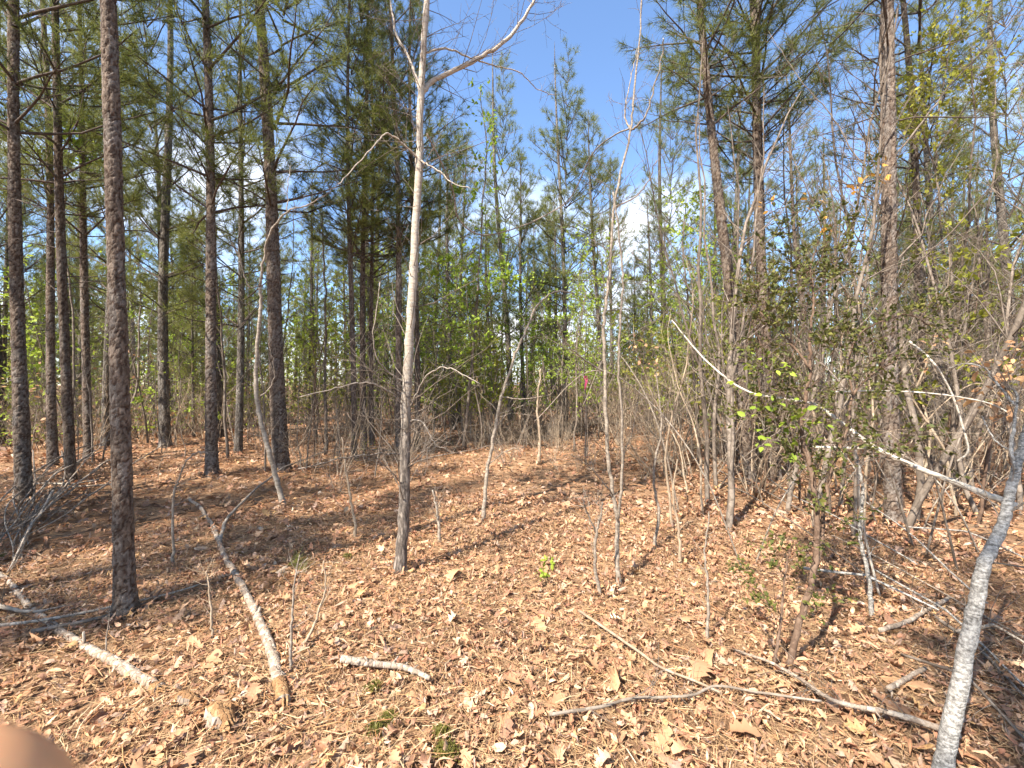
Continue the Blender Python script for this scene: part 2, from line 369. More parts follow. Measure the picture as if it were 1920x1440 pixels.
# ------------------------------------------------------------------ pine trees
def needles(mb, P, D, rng, per=26, length=(0.13, 0.20), width=0.0042, mat=1, back=0.13):
    """a brush of long needles along the last stretch of every twig"""
    T = len(P)
    if T == 0: return
    P = np.repeat(P, per, 0); D = np.repeat(unit(D), per, 0); n = len(P)
    base = P - D * rng.uniform(0, back, (n, 1))
    R = unit(rng.normal(size=(n, 3)))
    dr = unit(D * 0.75 + R * 0.85); dr[:, 2] += 0.05
    L = rng.uniform(*length, (n, 1))
    S = unit(np.cross(dr, rng.normal(size=(n, 3)))) * width * 0.5
    tip = base + dr * L; tip[:, 2] -= 0.10 * L[:, 0]
    v = np.stack([base - S, base + S, tip], 1).reshape(-1, 3)
    mb.add(v, np.arange(3 * n).reshape(-1, 3), mat, smooth=False)

def wander(p, d, L, n, rng, gnarl=0.15, up=0.0):
    pts = [np.array(p, float)]; d = np.array(d, float); st = L / n
    for _ in range(n):
        d = d + rng.normal(0, gnarl, 3); d[2] += up
        d = d / (np.linalg.norm(d) + 1e-9)
        pts.append(pts[-1] + d * st)
    return np.array(pts)

def bark_plates(th, z, r, rng, cell=(0.038, 0.075), edge=0.15):
    """raised scaly plates with sunken joints: height 0..1 at (angle, height), and a number for each plate"""
    nth = max(6, int(round(2 * math.pi * r / cell[0])))
    nz = int(z.max() / cell[1]) + 3
    jx = rng.uniform(0.2, 0.8, (nz, nth)); jz = rng.uniform(0.05, 0.95, (nz, nth)); hh = rng.uniform(0.3, 1.0, (nz, nth)) ** 0.8
    shift = rng.uniform(0, 1, nz)
    u = th / (2 * math.pi) * nth; w = z / cell[1] + 1
    iw = np.floor(w).astype(int); iu = np.floor(u).astype(int)
    f1 = np.full(u.shape, 9.0); f2 = np.full(u.shape, 9.0); hv = np.zeros(u.shape); tl = np.zeros(u.shape)
    for a in (-1, 0, 1):
        for b in (-1, 0, 1):
            ci = iu + a; cj = np.clip(iw + b, 0, nz - 1); cm = ci % nth
            du = np.abs(u - ci - jx[cj, cm]); dw_ = w - cj - jz[cj, cm]; dw = np.abs(dw_)
            d = (du ** 3 + dw ** 3) ** (1 / 3)                     # squarish cells
            near = d < f1
            f2 = np.where(near, f1, np.minimum(f2, d)); hv = np.where(near, hh[cj, cm], hv); tl = np.where(near, dw_, tl); f1 = np.where(near, d, f1)
    e = np.clip((f2 - f1) / edge, 0, 1)
    e = e * e * (3 - 2 * e)
    return e * (hv * 0.75 + 0.25) * (1 - 0.35 * tl), hv, e        # plates lift at their lower lip

def pine_radius(z, H, r0):
    return r0 * (np.clip(1 - z / H, 0, 1) ** 0.6 * 0.97 + 0.03) * (1 + 0.22 * np.exp(-z / 0.20) + 0.30 * np.exp(-z / 0.05))

def pine_path(z, lean, wob, ph):
    x = lean[0] * z + wob * np.sin(z * 0.55 + ph) - wob * math.sin(ph)
    y = lean[1] * z + wob * np.cos(z * 0.47 + ph * 1.7) - wob * math.cos(ph * 1.7)
    return np.stack([x, y, z], -1)

CROWN_Z0, CROWN_H = 4.5, 12.0
def crown_mesh(seed, Lmax, per, dens=1.0, short=False):
    """living crown on a straight axis from CROWN_Z0 to CROWN_H; shared by many pines"""
    rng = np.random.default_rng(seed); mb = MB(); TP, TD = [], []
    zz = CROWN_Z0; H, cz = CROWN_H, CROWN_Z0
    while zz < H - 0.15:
        rel = (zz - cz) / (H - cz)
        p0 = np.array([0, 0, zz]); nb = rng.integers(3, 6); a0 = rng.uniform(0, 6.3)
        for k in range(nb):
            a = a0 + k * 6.283 / nb + rng.normal(0, 0.25)
            el = rad(20 + 40 * rel) + rng.normal(0, 0.16)
            L = max(0.3, Lmax * (1 - rel) ** 0.75 * rng.uniform(0.55, 1.2) * (0.65 + 0.35 * min(1, rel * 4)))
            d = np.array([math.cos(a) * math.cos(el), math.sin(a) * math.cos(el), math.sin(el)])
            n = max(4, int(L / 0.28))
            q = wander(p0 + np.array([0, 0, rng.uniform(-0.1, 0.1)]), d, L, n, rng, 0.09, 0.05)
            mb.tube(q, np.linspace(0.006 + 0.0085 * L, 0.005, n + 1), 5, 0)
            TP.append(q[-1]); TD.append(q[-1] - q[-2])
            tt = rng.uniform(0.2, 0.35); side = 1
            while tt < 0.98:
                i = min(n - 1, int(tt * n)); w = tt * n - i; b = q[i] * (1 - w) + q[i + 1] * w
                tg = unit(q[i + 1] - q[i]); sd = unit(np.cross(tg, [0, 0, 1])) * side
                dd = unit(tg * 0.8 + sd * rng.uniform(0.35, 0.95) + np.array([0, 0, rng.uniform(-0.15, 0.45)]))
                Lt = (rng.uniform(0.25, 0.8) * (1.1 - tt) + 0.10) * min(1.25, 0.45 + 0.5 * L)
                s_ = wander(b, dd, Lt, 4, rng, 0.12, 0.06)
                mb.tube(s_, np.linspace(0.0055, 0.003, 5), 3, 0)
                TP.append(s_[-1]); TD.append(s_[-1] - s_[-2])
                for _ in range(int(Lt / 0.13)):
                    j = rng.integers(1, 5); d3 = unit(dd + rng.normal(0, 0.6, 3) + np.array([0, 0, 0.25]))
                    s3 = wander(s_[j], d3, rng.uniform(0.10, 0.26), 2, rng, 0.12, 0.06)
                    mb.tube(s3, np.linspace(0.0036, 0.0024, 3), 3, 0); TP.append(s3[-1]); TD.append(s3[-1] - s3[-2])
                side = -side; tt += 0.2 / dens / L * rng.uniform(0.7, 1.3)
        zz += rng.uniform(0.38, 0.72)
    TP.append(np.array([0, 0, H])); TD.append(np.array([0, 0, 1.0]))
    needles(mb, np.array(TP), np.array(TD), rng, per, (0.12, 0.21), 0.0064)
    o = mb.build('crown', [M['twig_dark'], M['needle']]); me = o.data; bpy.data.objects.remove(o)
    return me
CROWNS = [crown_mesh(900 + k, Lm, 26) for k, Lm in enumerate((2.0, 2.3, 1.8, 2.1, 1.7))]
crng = random.Random(4)

def build_pine(root, seed, H=12.0, r0=0.11, cz=4.5, dz=1.8, Lmax=2.0, lean=(0, 0), wob=0.05, hero=0.0, zvis=6.0, sides=10, bark='pine_bark', crown=None):
    rng = np.random.default_rng(seed)
    ph = rng.uniform(0, 6)
    def axis(z): return pine_path(np.atleast_1d(z), lean, wob, ph)
    mb = MB(); col = None
    if hero > 0:
        z = np.concatenate([np.arange(-0.1, zvis, hero), np.linspace(zvis, H, 24)])
        s = max(24, int(2 * math.pi * r0 / hero))
    else:
        z = np.concatenate([[-0.1, 0.0, 0.08, 0.2, 0.5], np.linspace(1.0, H, 22)]); s = sides
    pts = axis(z); rr = pine_radius(np.maximum(z, 0), H, r0)
    t, u, v = frames(pts); th = np.arange(s) * 2 * math.pi / s
    R = np.repeat(rr[:, None], s, 1)
    if hero > 0:
        TH, ZZ = np.meshgrid(th, z)
        wobz = ZZ + 0.014 * np.sin(TH * 5 + ZZ * 9) + 0.010 * np.sin(TH * 9 - ZZ * 31) + 0.2
        wt = TH + 0.10 * np.sin(ZZ * 14 + TH * 3) + 0.06 * np.sin(ZZ * 37) + 0.04 * np.sin(ZZ * 71 + TH * 7)
        pl, hv, e = bark_plates(wt % (2 * math.pi), wobz, r0, rng)
        pl2, hv2, e2 = bark_plates((wt + 1) % (2 * math.pi), wobz, r0, rng, (0.075, 0.19), 0.12)
        amp = np.clip(R / 0.07, 0.2, 1.15)
        R = R + ((pl - 0.55) * 0.0125 + (pl2 - 0.55) * 0.0095 + rng.normal(0, 0.0008, R.shape)) * amp
        R *= 1 + 0.035 * np.sin(2 * TH + ZZ * 0.8) + 0.03 * np.sin(ZZ * 2.3)
        g = (0.72 + 0.5 * hv)[..., None] * np.where((hv2 > 0.62)[..., None], np.array([1.0, 0.90, 0.80]), np.array([1.02, 1.0, 0.97]))
        inner = np.array([0.42, 0.30, 0.24])
        k = (e * e2)[..., None]
        col = np.concatenate([(inner * (1 - k) + g * k).reshape(-1, 3), np.ones((R.size, 1))], 1)
    V = pts[:, None, :] + R[:, :, None] * (np.cos(th)[None, :, None] * u[:, None, :] + np.sin(th)[None, :, None] * v[:, None, :])
    mb.add(V.reshape(-1, 3), tube_faces(len(z), s), 0, col)
    mb.build('trunk', [M['pine_bark_hero' if hero > 0 else bark]], root, color=hero > 0)
    mb = MB(); zz = dz                                   # dead lower branches
    while zz < cz + 0.6:
        p = axis(zz)[0]; a = rng.uniform(0, 2 * math.pi); el = rng.uniform(-0.25, 0.6)
        L = rng.uniform(0.15, 1.25) * (0.5 + 0.6 * (zz - dz) / max(0.1, cz - dz))
        d = np.array([math.cos(a) * math.cos(el), math.sin(a) * math.cos(el), math.sin(el)])
        q = wander(p, d, L, 5, rng, 0.14, 0.02)
        mb.tube(q, np.linspace(0.009, 0.003, 6), 4, 0)
        for _ in range(rng.integers(0, 5)):
            k = rng.integers(2, 6); dd = unit(d + rng.normal(0, 0.7, 3))
            mb.tube(wander(q[k], dd, rng.uniform(0.1, 0.5), 3, rng, 0.2), np.linspace(0.0045, 0.0015, 4), 3, 0)
        zz += rng.uniform(0.08, 0.34)
    mb.build('dead_branches', [M['twig_dark']], root)
    k = crng.randrange(len(CROWNS)) if crown is None else crown
    c = bpy.data.objects.new('crown', CROWNS[k]); COL.objects.link(c); c.parent = root
    f = (H - cz) / (CROWN_H - CROWN_Z0); b0 = axis(cz)[0]
    lw = Lmax / 2.0
    c.scale = (lw, lw, f); rz = crng.uniform(0, 6.28)
    sh = Matrix(((1, 0, lean[0], b0[0] - lean[0] * cz), (0, 1, lean[1], b0[1] - lean[1] * cz), (0, 0, 1, 0), (0, 0, 0, 1)))
    c.rotation_euler = (-lean[1], lean[0], rz)
    q = c.rotation_euler.to_matrix() @ Vector((0, 0, CROWN_Z0 * f))
    c.location = Vector(b0) - q
    return root

def px_pine(name, base, top, w, label, seed, H=12.0, cz=4.6, dz=1.6, hero=0.02, zvis=None, group=None, **kw):
    """a pine whose foot stands where the photograph shows it; lean from the foot to a point higher on the trunk"""
    B = gpt(*base); D = B.y
    T = at(top[0], top[1], D)
    lean = ((T.x - B.x) / max(0.5, T.z - B.z), random.Random(seed).uniform(-0.02, 0.02))
    cosv = 1 / math.hypot(1, (base[0] - 960) / FPX)      # a wide lens draws round things broader towards its edge
    r0 = 0.5 * w / FPX * D * cosv * 0.83
    root = thing(name, B, label, 'tree', group)
    zv = zvis or min(H - 1, CAM_H + 0.93 * D + 0.2)
    return build_pine(root, seed, H=H, r0=r0, cz=cz, dz=dz, lean=lean, hero=hero, zvis=zv, **kw)

STAND = 'pines of the planted stand'
px_pine('pine_tree', (235, 1152), (211, 0), 46, 'straight pine with flaky grey bark standing beside the two fallen limbs', 11, H=12.5, cz=5.2, dz=4.4, hero=0.0095, wob=0.012)
px_pine('pine_tree', (45, 942), (30, 90), 38, 'thick scaly pine rising out of the heap of bare sticks', 12, H=12.5, cz=4.6, dz=2.2, hero=0.014, wob=0.05)
px_pine('pine_tree', (398, 892), (380, 0), 27, 'dark straight pine with ascending limbs, its foot alone on bare straw', 13, H=12, cz=4.1, dz=2.6, hero=0.017, Lmax=2.3, wob=0.04)
px_pine('pine_tree', (528, 884), (484, 30), 35, 'thick dark pine directly behind the pale crooked sapling', 14, H=12.5, cz=4.4, dz=2.8, hero=0.017, Lmax=2.4, wob=0.05)
px_pine('pine_tree', (1676, 984), (1654, 0), 39, 'stout scaly pine behind the fallen pale limb and dark brown shrub', 15, H=12.5, cz=5.4, dz=3.2, hero=0.013, wob=0.045)
px_pine('pine_tree', (133, 908), (114, 0), 26, 'slim scaly pine next to the thick pine of the stick heap', 16, H=12, cz=4.3, dz=2.4, hero=0.018)
px_pine('pine_tree', (100, 878), (66, 0), 24, 'dark pine forked near the ground beside two slim pines', 17, H=12, cz=4.6, dz=2.5, hero=0.02)
px_pine('pine_tree', (166, 862), (158, 0), 22, 'dark pine with a burl of dead twigs about its foot', 18, H=11.5, cz=4.5, dz=2.0, hero=0.02)
px_pine('pine_tree', (316, 810), (296, 380), 19, 'leaning dark pine standing alone on red straw far back', 19, H=12, cz=4.6, dz=2.5, hero=0.03)
px_pine('pine_tree', (1408, 905), (1334, 0), 27, 'leftward leaning pine, first of three scaly trunks close together', 20, H=12, cz=5.2, dz=2.6, hero=0.018, wob=0.04)
px_pine('pine_tree', (1428, 880), (1396, 0), 22, 'slimmest and darkest of three scaly pine trunks close together', 21, H=11.5, cz=5.0, dz=2.6, hero=0.02)
px_pine('pine_tree', (1452, 896), (1440, 0), 27, 'upright pine, last of three scaly trunks close together', 22, H=12.5, cz=5.2, dz=2.8, hero=0.018)
px_pine('pine_tree', (1738, 880), (1704, 240), 24, 'grey pine half hidden behind the stout scaly pine', 23, H=12, cz=4.8, dz=2.4, hero=0.02)
px_pine('pine_tree', (1540, 800), (1494, 300), 14, 'thin dark pine leaning behind the dark brown shrub', 24, H=11.5, cz=5.0, dz=2.2, hero=0.03, wob=0.08)
px_pine('pine_tree', (664, 862), (662, 280), 13, 'slender pine, one of three slender trunks in a tight clump', 25, H=10.5, cz=3.9, dz=1.0, hero=0.03, group='tight clump of three slender pines')
px_pine('pine_tree', (682, 850), (684, 280), 14, 'slender pine, one of three slender trunks in a tight clump', 26, H=11, cz=4.0, dz=1.2, hero=0.03, group='tight clump of three slender pines')
px_pine('pine_tree', (698, 838), (692, 280), 11, 'slender pine, one of three slender trunks in a tight clump', 27, H=10, cz=3.8, dz=1.0, hero=0.03, group='tight clump of three slender pines')
px_pine('pine_tree', (748, 852), (731, 0), 15, 'slim dark pine just behind the white barked tree', 28, H=11.5, cz=4.2, dz=1.2, hero=0.03)
px_pine('pine_tree', (782, 842), (776, 300), 13, 'thin pine almost covered by the white barked trunk', 29, H=11, cz=4.4, dz=1.4, hero=0.03)
px_pine('pine_tree', (922, 778), (912, 380), 12, 'short dark pine trunk behind the low yellow green bush', 30, H=9.5, cz=4.4, dz=1.5, hero=0.0)
px_pine('pine_tree', (1060, 812), (1046, 330), 12, 'tall open pine whose pointed top stands against blue sky', 31, H=11.0, cz=3.6, dz=1.6, hero=0.0, Lmax=1.9, crown=1)
px_pine('pine_tree', (1130, 808), (1114, 420), 11, 'bushy pine with round top beside the tall open pine', 32, H=9.0, cz=3.2, dz=1.4, hero=0.0, Lmax=2.1, crown=3)
px_pine('pine_tree', (985, 806), (978, 420), 10, 'smaller bushy pine on the other side of the tall open pine', 33, H=8.4, cz=2.6, dz=1.2, hero=0.0, Lmax=1.9, crown=0)
px_pine('pine_tree', (1222, 802), (1214, 420), 10, 'low crowned pine behind the twin stemmed sapling', 34, H=7.0, cz=2.2, dz=1.0, hero=0.0, Lmax=1.7, crown=2)
px_pine('pine_tree', (850, 806), (842, 400), 11, 'bushy pine behind the young tree in bright green leaf', 35, H=9.4, cz=3.0, dz=1.2, hero=0.0, Lmax=2.1, crown=4)

protos = []
for k in range(6):
    r = np.random.default_rng(100 + k)
    root = thing('pine_tree', (0, 0, 0), 'slim pine of the shaded stand behind the nearest trunks', 'tree', STAND)
    build_pine(root, 200 + k, H=r.uniform(10.5, 13), r0=r.uniform(0.075, 0.115), cz=r.uniform(2.6, 4.2), dz=r.uniform(0.7, 1.4), Lmax=r.uniform(1.7, 2.3), wob=r.uniform(0.03, 0.07), lean=(r.normal(0, .012), r.normal(0, .012)))
    protos.append(root)

srng = np.random.default_rng(77)
taken = [(o.location.x, o.location.y) for o in COL.objects if o.name.startswith('pine_tree') and o not in protos]
def free(x, y, dmin): return all((x - a) ** 2 + (y - b) ** 2 > dmin * dmin for a, b in taken)

def pine_spot(px, d):
    x = (px - 960) / FPX * d
    return Vector((x, d, float(ground_h(x, d)) - 0.02))
used = [False] * 6
def place_pine(loc, label, group, s=None):
    k = int(srng.integers(0, 6)); s = s or srng.uniform(0.85, 1.12); rz = srng.uniform(0, 6.28)
    tl = (srng.normal(0, 0.018), srng.normal(0, 0.018))
    if not used[k]:
        used[k] = True; o = protos[k]
        o.location = loc; o.rotation_euler = (tl[0], tl[1], rz); o.scale = (s, s, s); o['label'] = label; o['group'] = group
    else:
        o = dup(protos[k], loc, rz, s, label, group, tilt=tl)
    taken.append((loc.x, loc.y)); return o

MARKS = [(235, 1152, 'flaky grey pine by the fallen limbs'), (45, 942, 'thick pine in the stick heap'), (398, 892, 'dark pine on bare straw'), (528, 884, 'thick dark pine behind the crooked sapling'),
         (1676, 984, 'stout scaly pine'), (166, 862, 'dark pine with the twiggy foot'), (316, 810, 'leaning pine on red straw'), (1430, 895, 'three close scaly trunks'), (1738, 880, 'half hidden grey pine'),
         (1540, 800, 'thin leaning dark pine'), (682, 850, 'clump of three slender pines'), (750, 1076, 'white barked tree'), (922, 778, 'low yellow green bush'), (1062, 782, 'tall open pine against blue sky'), (1128, 778, 'bushy round topped pine'), (1160, 1102, 'twin stemmed sapling')]
MARKS = [(gpt(a, b), t) for a, b, t in MARKS]
def near_label(what, plural, loc):
    g, t = min(MARKS, key=lambda m: (m[0] - loc).length); d = (g - loc).length
    if d < 3.5: w = 'close by the ' + t
    elif d < 9: w = 'some paces from the ' + t
    else: w = 'deep in the wood past the ' + t
    return what + ' ' + w, plural + ' ' + w
# stand to the left of the clearing, the opening in the middle (only far trees), and the stand on the other side
placed = 0; tries = 0
while placed < 155 and tries < 8000:
    tries += 1
    px = srng.uniform(-420, 2340); d = 7.6 + 32 * srng.uniform() ** 0.95
    if 860 < px < 1290 and d < 14.5: continue
    if 560 < px < 860 and d < 11: continue
    if 980 < px < 1230 and srng.uniform() < 0.2: continue
    L = pine_spot(px, d)
    if not free(L.x, L.y, 1.15 + 0.02 * d): continue
    lab, grp = near_label('slim pine', 'slim pines', L)
    place_pine(L, lab, grp); placed += 1
young = []
for k in range(3):
    root = thing('young_pine', (0, 0, 0), 'young pine', 'tree', STAND)
    build_pine(root, 260 + k, H=5.2 + 0.8 * k, r0=0.045, cz=0.9 + 0.4 * k, dz=0.4, Lmax=1.25, wob=0.02, crown=k); young.append(root)
n = 0
while n < 72:
    px = srng.uniform(-350, 2300); d = srng.uniform(10, 32)
    if 860 < px < 1290 and d < 14: continue
    L = pine_spot(px, d)
    if not free(L.x, L.y, 0.9): continue
    k = n % 3; lab, grp = near_label('bushy young pine', 'bushy young pines', L); sc_ = srng.uniform(0.7, 1.2)
    if n < 3:
        o = young[k]; o.location = L; o.scale = (sc_,) * 3; o['label'] = lab; o['group'] = grp
    else: dup(young[k], L, srng.uniform(0, 6.28), sc_, lab, grp)
    taken.append((L.x, L.y)); n += 1
# unseen pines added beside and behind the viewer to shade the near ground
for x, y in ((-6.9, -1.0), (-8.6, 1.6), (-7.7, -2.2), (-9.6, -0.9), (-8.0, 0.2), (-11.6, 1.2), (-10.4, -3.0), (-10.5, 4.4), (-3.6, -4.2), (-2.6, -4.3), (0.6, -5.6), (5.5, -0.6), (-12.5, -1.5), (8.4, 2.0)):
    place_pine(Vector((x, y, float(ground_h(x, y)))), 'unseen pine added beside the open litter for its shade', 'unseen pines added for shade', 1.0)

# ------------------------------------------------------------------ hardwood saplings and brush
LEAF = np.array([[0, 0, 0], [0.30, 0.26, 0.05], [0.28, 0, 0], [0.30, -0.26, 0.05], [0.68, 0.22, 0.03], [0.66, 0, -0.03], [0.68, -0.22, 0.03], [1, 0, -0.12]])
LEAF_F = np.array([[0, 2, 1], [0, 3, 2], [1, 2, 5], [1, 5, 4], [2, 3, 6], [2, 6, 5], [4, 5, 7], [5, 6, 7]])
LEAF2 = np.array([[0, 0, 0], [0.45, 0.30, 0.06], [0.45, -0.30, 0.06], [1, 0, -0.05]]); LEAF2_F = np.array([[0, 2, 1], [1, 2, 3]])

def put_leaves(mb, P, D, size, rng, mat=1, full=True, droop=0.25, col=None):
    n = len(P)
    if n == 0: return
    V, F = (LEAF, LEAF_F) if full else (LEAF2, LEAF2_F)
    x = unit(D + rng.normal(0, 0.5, (n, 3)) + np.array([0, 0, -droop]))
    nz = unit(rng.normal(0, 0.55, (n, 3)) + np.array([0, 0, 1.0]))
    y = unit(np.cross(nz, x)); z = np.cross(x, y)
    s = rng.uniform(size[0], size[1], (n, 1, 1))
    v = P[:, None, :] + s * (V[None, :, 0:1] * x[:, None] + V[None, :, 1:2] * y[:, None] + V[None, :, 2:3] * z[:, None])
    f = (np.arange(n)[:, None, None] * len(V) + F[None]).reshape(-1, 3)
    c = None if col is None else np.repeat(col, len(V), 0)
    mb.add(v.reshape(-1, 3), f, mat, c, smooth=True)

def grow(mb, p, d, L, r, lvl, rng, P, tips):
    n = max(3, int(L / P.get('seg', 0.16)))
    pts = wander(p, d, L, n, rng, P.get('gnarl', 0.16), P.get('up', 0.03))
    mb.tube(pts, np.linspace(r, max(0.0009, r * 0.3), n + 1), 5 if r > 0.008 else (4 if r > 0.004 else 3), 0)
    tips.append((pts[-1], pts[-1] - pts[-2], lvl))
    if lvl < P.get('lv', 3):
        kids(mb, pts, r, L, lvl, rng, P, tips)

def kids(mb, pts, r, L, lvl, rng, P, tips, tmin=0.2, num=None, ln=None, rl=None):
    n = len(pts) - 1
    num = num if num is not None else rng.poisson(L * P.get('dens', 5.0) * (1 if lvl == 0 else 0.9))
    for _ in range(num):
        t = rng.uniform(tmin, 0.97); i = min(n - 1, int(t * n)); b = pts[i] + (pts[i + 1] - pts[i]) * (t * n - i)
        tg = unit(pts[i + 1] - pts[i]); sd = rng.normal(size=3); sd -= tg * sd.dot(tg); sd = unit(sd)
        an = rad(rng.uniform(*P.get('ang', (30, 70))))
        dd = tg * math.cos(an) + sd * math.sin(an)
        dd[2] += P.get('lift', 0.1)
        L2 = (ln if ln else L * P.get('ratio', 0.45)) * (1.1 - 0.6 * t) * rng.uniform(0.45, 1.15)
        r2 = (rl if rl else r * 0.5) * (1 - 0.5 * t) * rng.uniform(0.6, 1.0)
        if L2 > 0.05: grow(mb, b, unit(dd), L2, max(0.0016, r2), lvl + 1, rng, P, tips)

def stem_path(pts, d, dd, rng, n):
    """pixel trail at a depth; dd: how far the stem leans towards (-) or away (+) over its length"""
    k = len(pts); q = [at(x, y, d + dd * (i / max(1, k - 1)) + 0.0) for i, (x, y) in enumerate(pts)]
    s = smooth_path(q, n)
    s[1:] += rng.normal(0, 0.004 * d / 4, (n - 1, 3))
    return s

def traced_tree(name, label, cat, base, stems, bark, seed, P=None, group=None, leaf=None, low=None, sides=9, twig=None):
    """a sapling drawn from its own stems (list of pixel trail, lean, radius at foot, radius at tip, twigs, twig length)"""
    rng = np.random.default_rng(seed); B = gpt(*base); d = B.y
    root = thing(name, B, label, cat, group); off = np.array(B)
    tr, cr, tips = MB(), MB(), []
    P = P or {}
    for k, (pts, dd, ra, rb, num, ln, *rest) in enumerate(stems):
        d0 = d + (rest[0] if rest else 0.0)
        cosv = 1 / math.hypot(1, (pts[0][0] - 960) / FPX); ra *= cosv; rb *= cosv
        n = max(14, len(pts) * 6); s = stem_path(pts, d0, dd, rng, n) - off
        if k == 0: s[0] = (0, 0, -0.05)
        rr = np.linspace(ra, rb, n)
        if k == 0: rr *= 1 + 0.35 * np.exp(-np.arange(n) * 0.9)
        rr *= 1 + rng.normal(0, 0.03, n)
        tr.tube(s, rr, sides if ra > 0.012 else 6, 0, cap=True)
        kids(cr, s, ra * 0.55, 1.0, 0, rng, P, tips, P.get('tmin', 0.25), int(num * 2.0), ln * 1.25, min(0.0062, max(0.0030, ra * 0.25)))
    tr.build('trunk', [M[bark]], root)
    if leaf:
        mat, per, size, full = leaf
        pick = [(p, dd_) for p, dd_, lv in tips if lv >= 1]
        Pn = np.repeat(np.array([p for p, _ in pick]), per, 0); Dn = np.repeat(unit(np.array([q for _, q in pick])), per, 0)
        Pn = Pn - Dn * rng.uniform(0, 0.12, (len(Pn), 1))
        put_leaves(cr, Pn, Dn, size, rng, 1, full)
    if cr.v: cr.build('crown', [M[twig or bark]] + ([M[leaf[0]]] if leaf else []), root)
    return root

# the white-barked tree in the middle with its long limb
traced_tree('birch_tree', 'young white barked tree with dark rough foot and one long arching limb', 'tree', (750, 1076), [
    ([(750, 1076), (756, 980), (760, 860), (762, 740), (770, 600), (777, 480), (786, 300), (790, 165), (800, 0), (812, -160), (818, -330)], 0.15, 0.048, 0.018, 44, 0.75),
    ([(792, 172), (815, 150), (880, 118), (945, 78), (985, 30), (1005, -10), (1040, -90)], 0.5, 0.022, 0.009, 15, 0.65, 0.10),
    ([(786, 300), (760, 275), (727, 250), (700, 275), (660, 318), (635, 345)], -0.4, 0.008, 0.003, 8, 0.4, 0.08),
    ([(787, 300), (820, 318), (850, 345), (885, 352)], -0.2, 0.007, 0.003, 6, 0.4, 0.08),
    ([(795, 98), (840, 92), (880, 108), (920, 122), (975, 136), (1005, 165), (1040, 180)], 0.7, 0.009, 0.003, 9, 0.4, 0.1),
    ([(790, 175), (765, 105), (742, 60), (728, -20)], 0.4, 0.014, 0.006, 7, 0.4, 0.1),
    ([(762, 850), (700, 852), (640, 860), (560, 880)], -0.5, 0.006, 0.0035, 4, 0.25, 0.05),
    ([(764, 770), (800, 705), (840, 690), (900, 720)], -0.4, 0.006, 0.003, 8, 0.25, 0.05),
    ([(764, 770), (730, 735), (690, 718), (640, 725), (560, 745)], -0.5, 0.006, 0.003, 9, 0.28, 0.05),
    ([(764, 720), (720, 690), (700, 640), (712, 530)], -0.35, 0.007, 0.003, 6, 0.25, 0.05),
    ([(764, 790), (790, 790), (815, 830), (850, 850)], -0.3, 0.007, 0.003, 6, 0.22, 0.05)],
    'birch', 41, dict(lv=3, dens=6, gnarl=0.15, lift=0.12, ratio=0.5, tmin=0.12, ang=(35, 80)), twig='twig_grey', sides=14)
# crooked sapling before the thick dark pine
traced_tree('crooked_sapling', 'pale crooked sapling bowing out in front of the thick dark pine', 'sapling', (532, 948), [
    ([(532, 948), (520, 905), (505, 850), (487, 780), (480, 715), (484, 640), (489, 570), (487, 537)], -0.15, 0.036, 0.018, 3, 0.3),
    ([(487, 537), (494, 490), (505, 440), (538, 396), (575, 385), (610, 365), (640, 340)], -0.4, 0.016, 0.004, 9, 0.5, -0.15),
    ([(538, 396), (540, 350), (545, 310)], 0.2, 0.007, 0.003, 5, 0.3, -0.3),
    ([(487, 537), (465, 535), (452, 490), (445, 460)], -0.2, 0.011, 0.004, 4, 0.3, -0.15),
    ([(487, 745), (510, 722), (515, 690), (506, 650)], -0.3, 0.010, 0.003, 3, 0.2, -0.08)],
    'twig_pale', 42, dict(lv=2, gnarl=0.15))
# leaning white stem right of the middle
traced_tree('leaning_sapling', 'slim whitish stem leaning over beside the low yellow green bush', 'sapling', (906, 978), [
    ([(906, 978), (912, 900), (925, 820), (940, 745), (965, 670), (990, 610), (1008, 572), (1042, 547), (1075, 550)], 0.5, 0.022, 0.006, 13, 0.45),
    ([(940, 745), (985, 748), (1035, 735), (1050, 690)], -0.4, 0.007, 0.003, 5, 0.25, 0.25),
    ([(918, 870), (950, 845), (985, 838)], -0.3, 0.006, 0.003, 4, 0.25, 0.1)],
    'twig_pale', 43, dict(lv=2, gnarl=0.14))
# twin-stemmed sapling
traced_tree('twin_sapling', 'twin stemmed pale sapling forking low over open leaf litter', 'sapling', (1160, 1102), [
    ([(1160, 1102), (1157, 1040), (1158, 980), (1150, 930), (1138, 820), (1134, 700), (1133, 600), (1140, 540), (1146, 480), (1150, 395), (1165, 320), (1183, 245), (1188, 180), (1200, 60), (1205, -60)], 0.5, 0.018, 0.006, 26, 0.55),
    ([(1158, 975), (1166, 900), (1167, 800), (1160, 690), (1164, 590), (1168, 520), (1160, 430), (1150, 360)], -0.3, 0.012, 0.005, 16, 0.5, 0.05),
    ([(1183, 245), (1200, 230), (1215, 205), (1240, 110), (1243, 70)], -0.2, 0.010, 0.004, 6, 0.3, 0.4),
    ([(1183, 245), (1172, 215), (1180, 160), (1195, 90)], 0.2, 0.008, 0.003, 5, 0.3, 0.4),
    ([(1153, 388), (1190, 370), (1215, 340), (1230, 300)], -0.2, 0.007, 0.003, 5, 0.3, 0.4),
    ([(1135, 700), (1090, 670), (1060, 640), (1045, 600)], -0.4, 0.008, 0.003, 7, 0.35, 0.2),
    ([(1150, 930), (1110, 880), (1070, 850)], -0.3, 0.006, 0.003, 6, 0.3, 0.1)],
    'twig_pale', 44, dict(lv=3, gnarl=0.16, dens=5), twig='twig_grey')
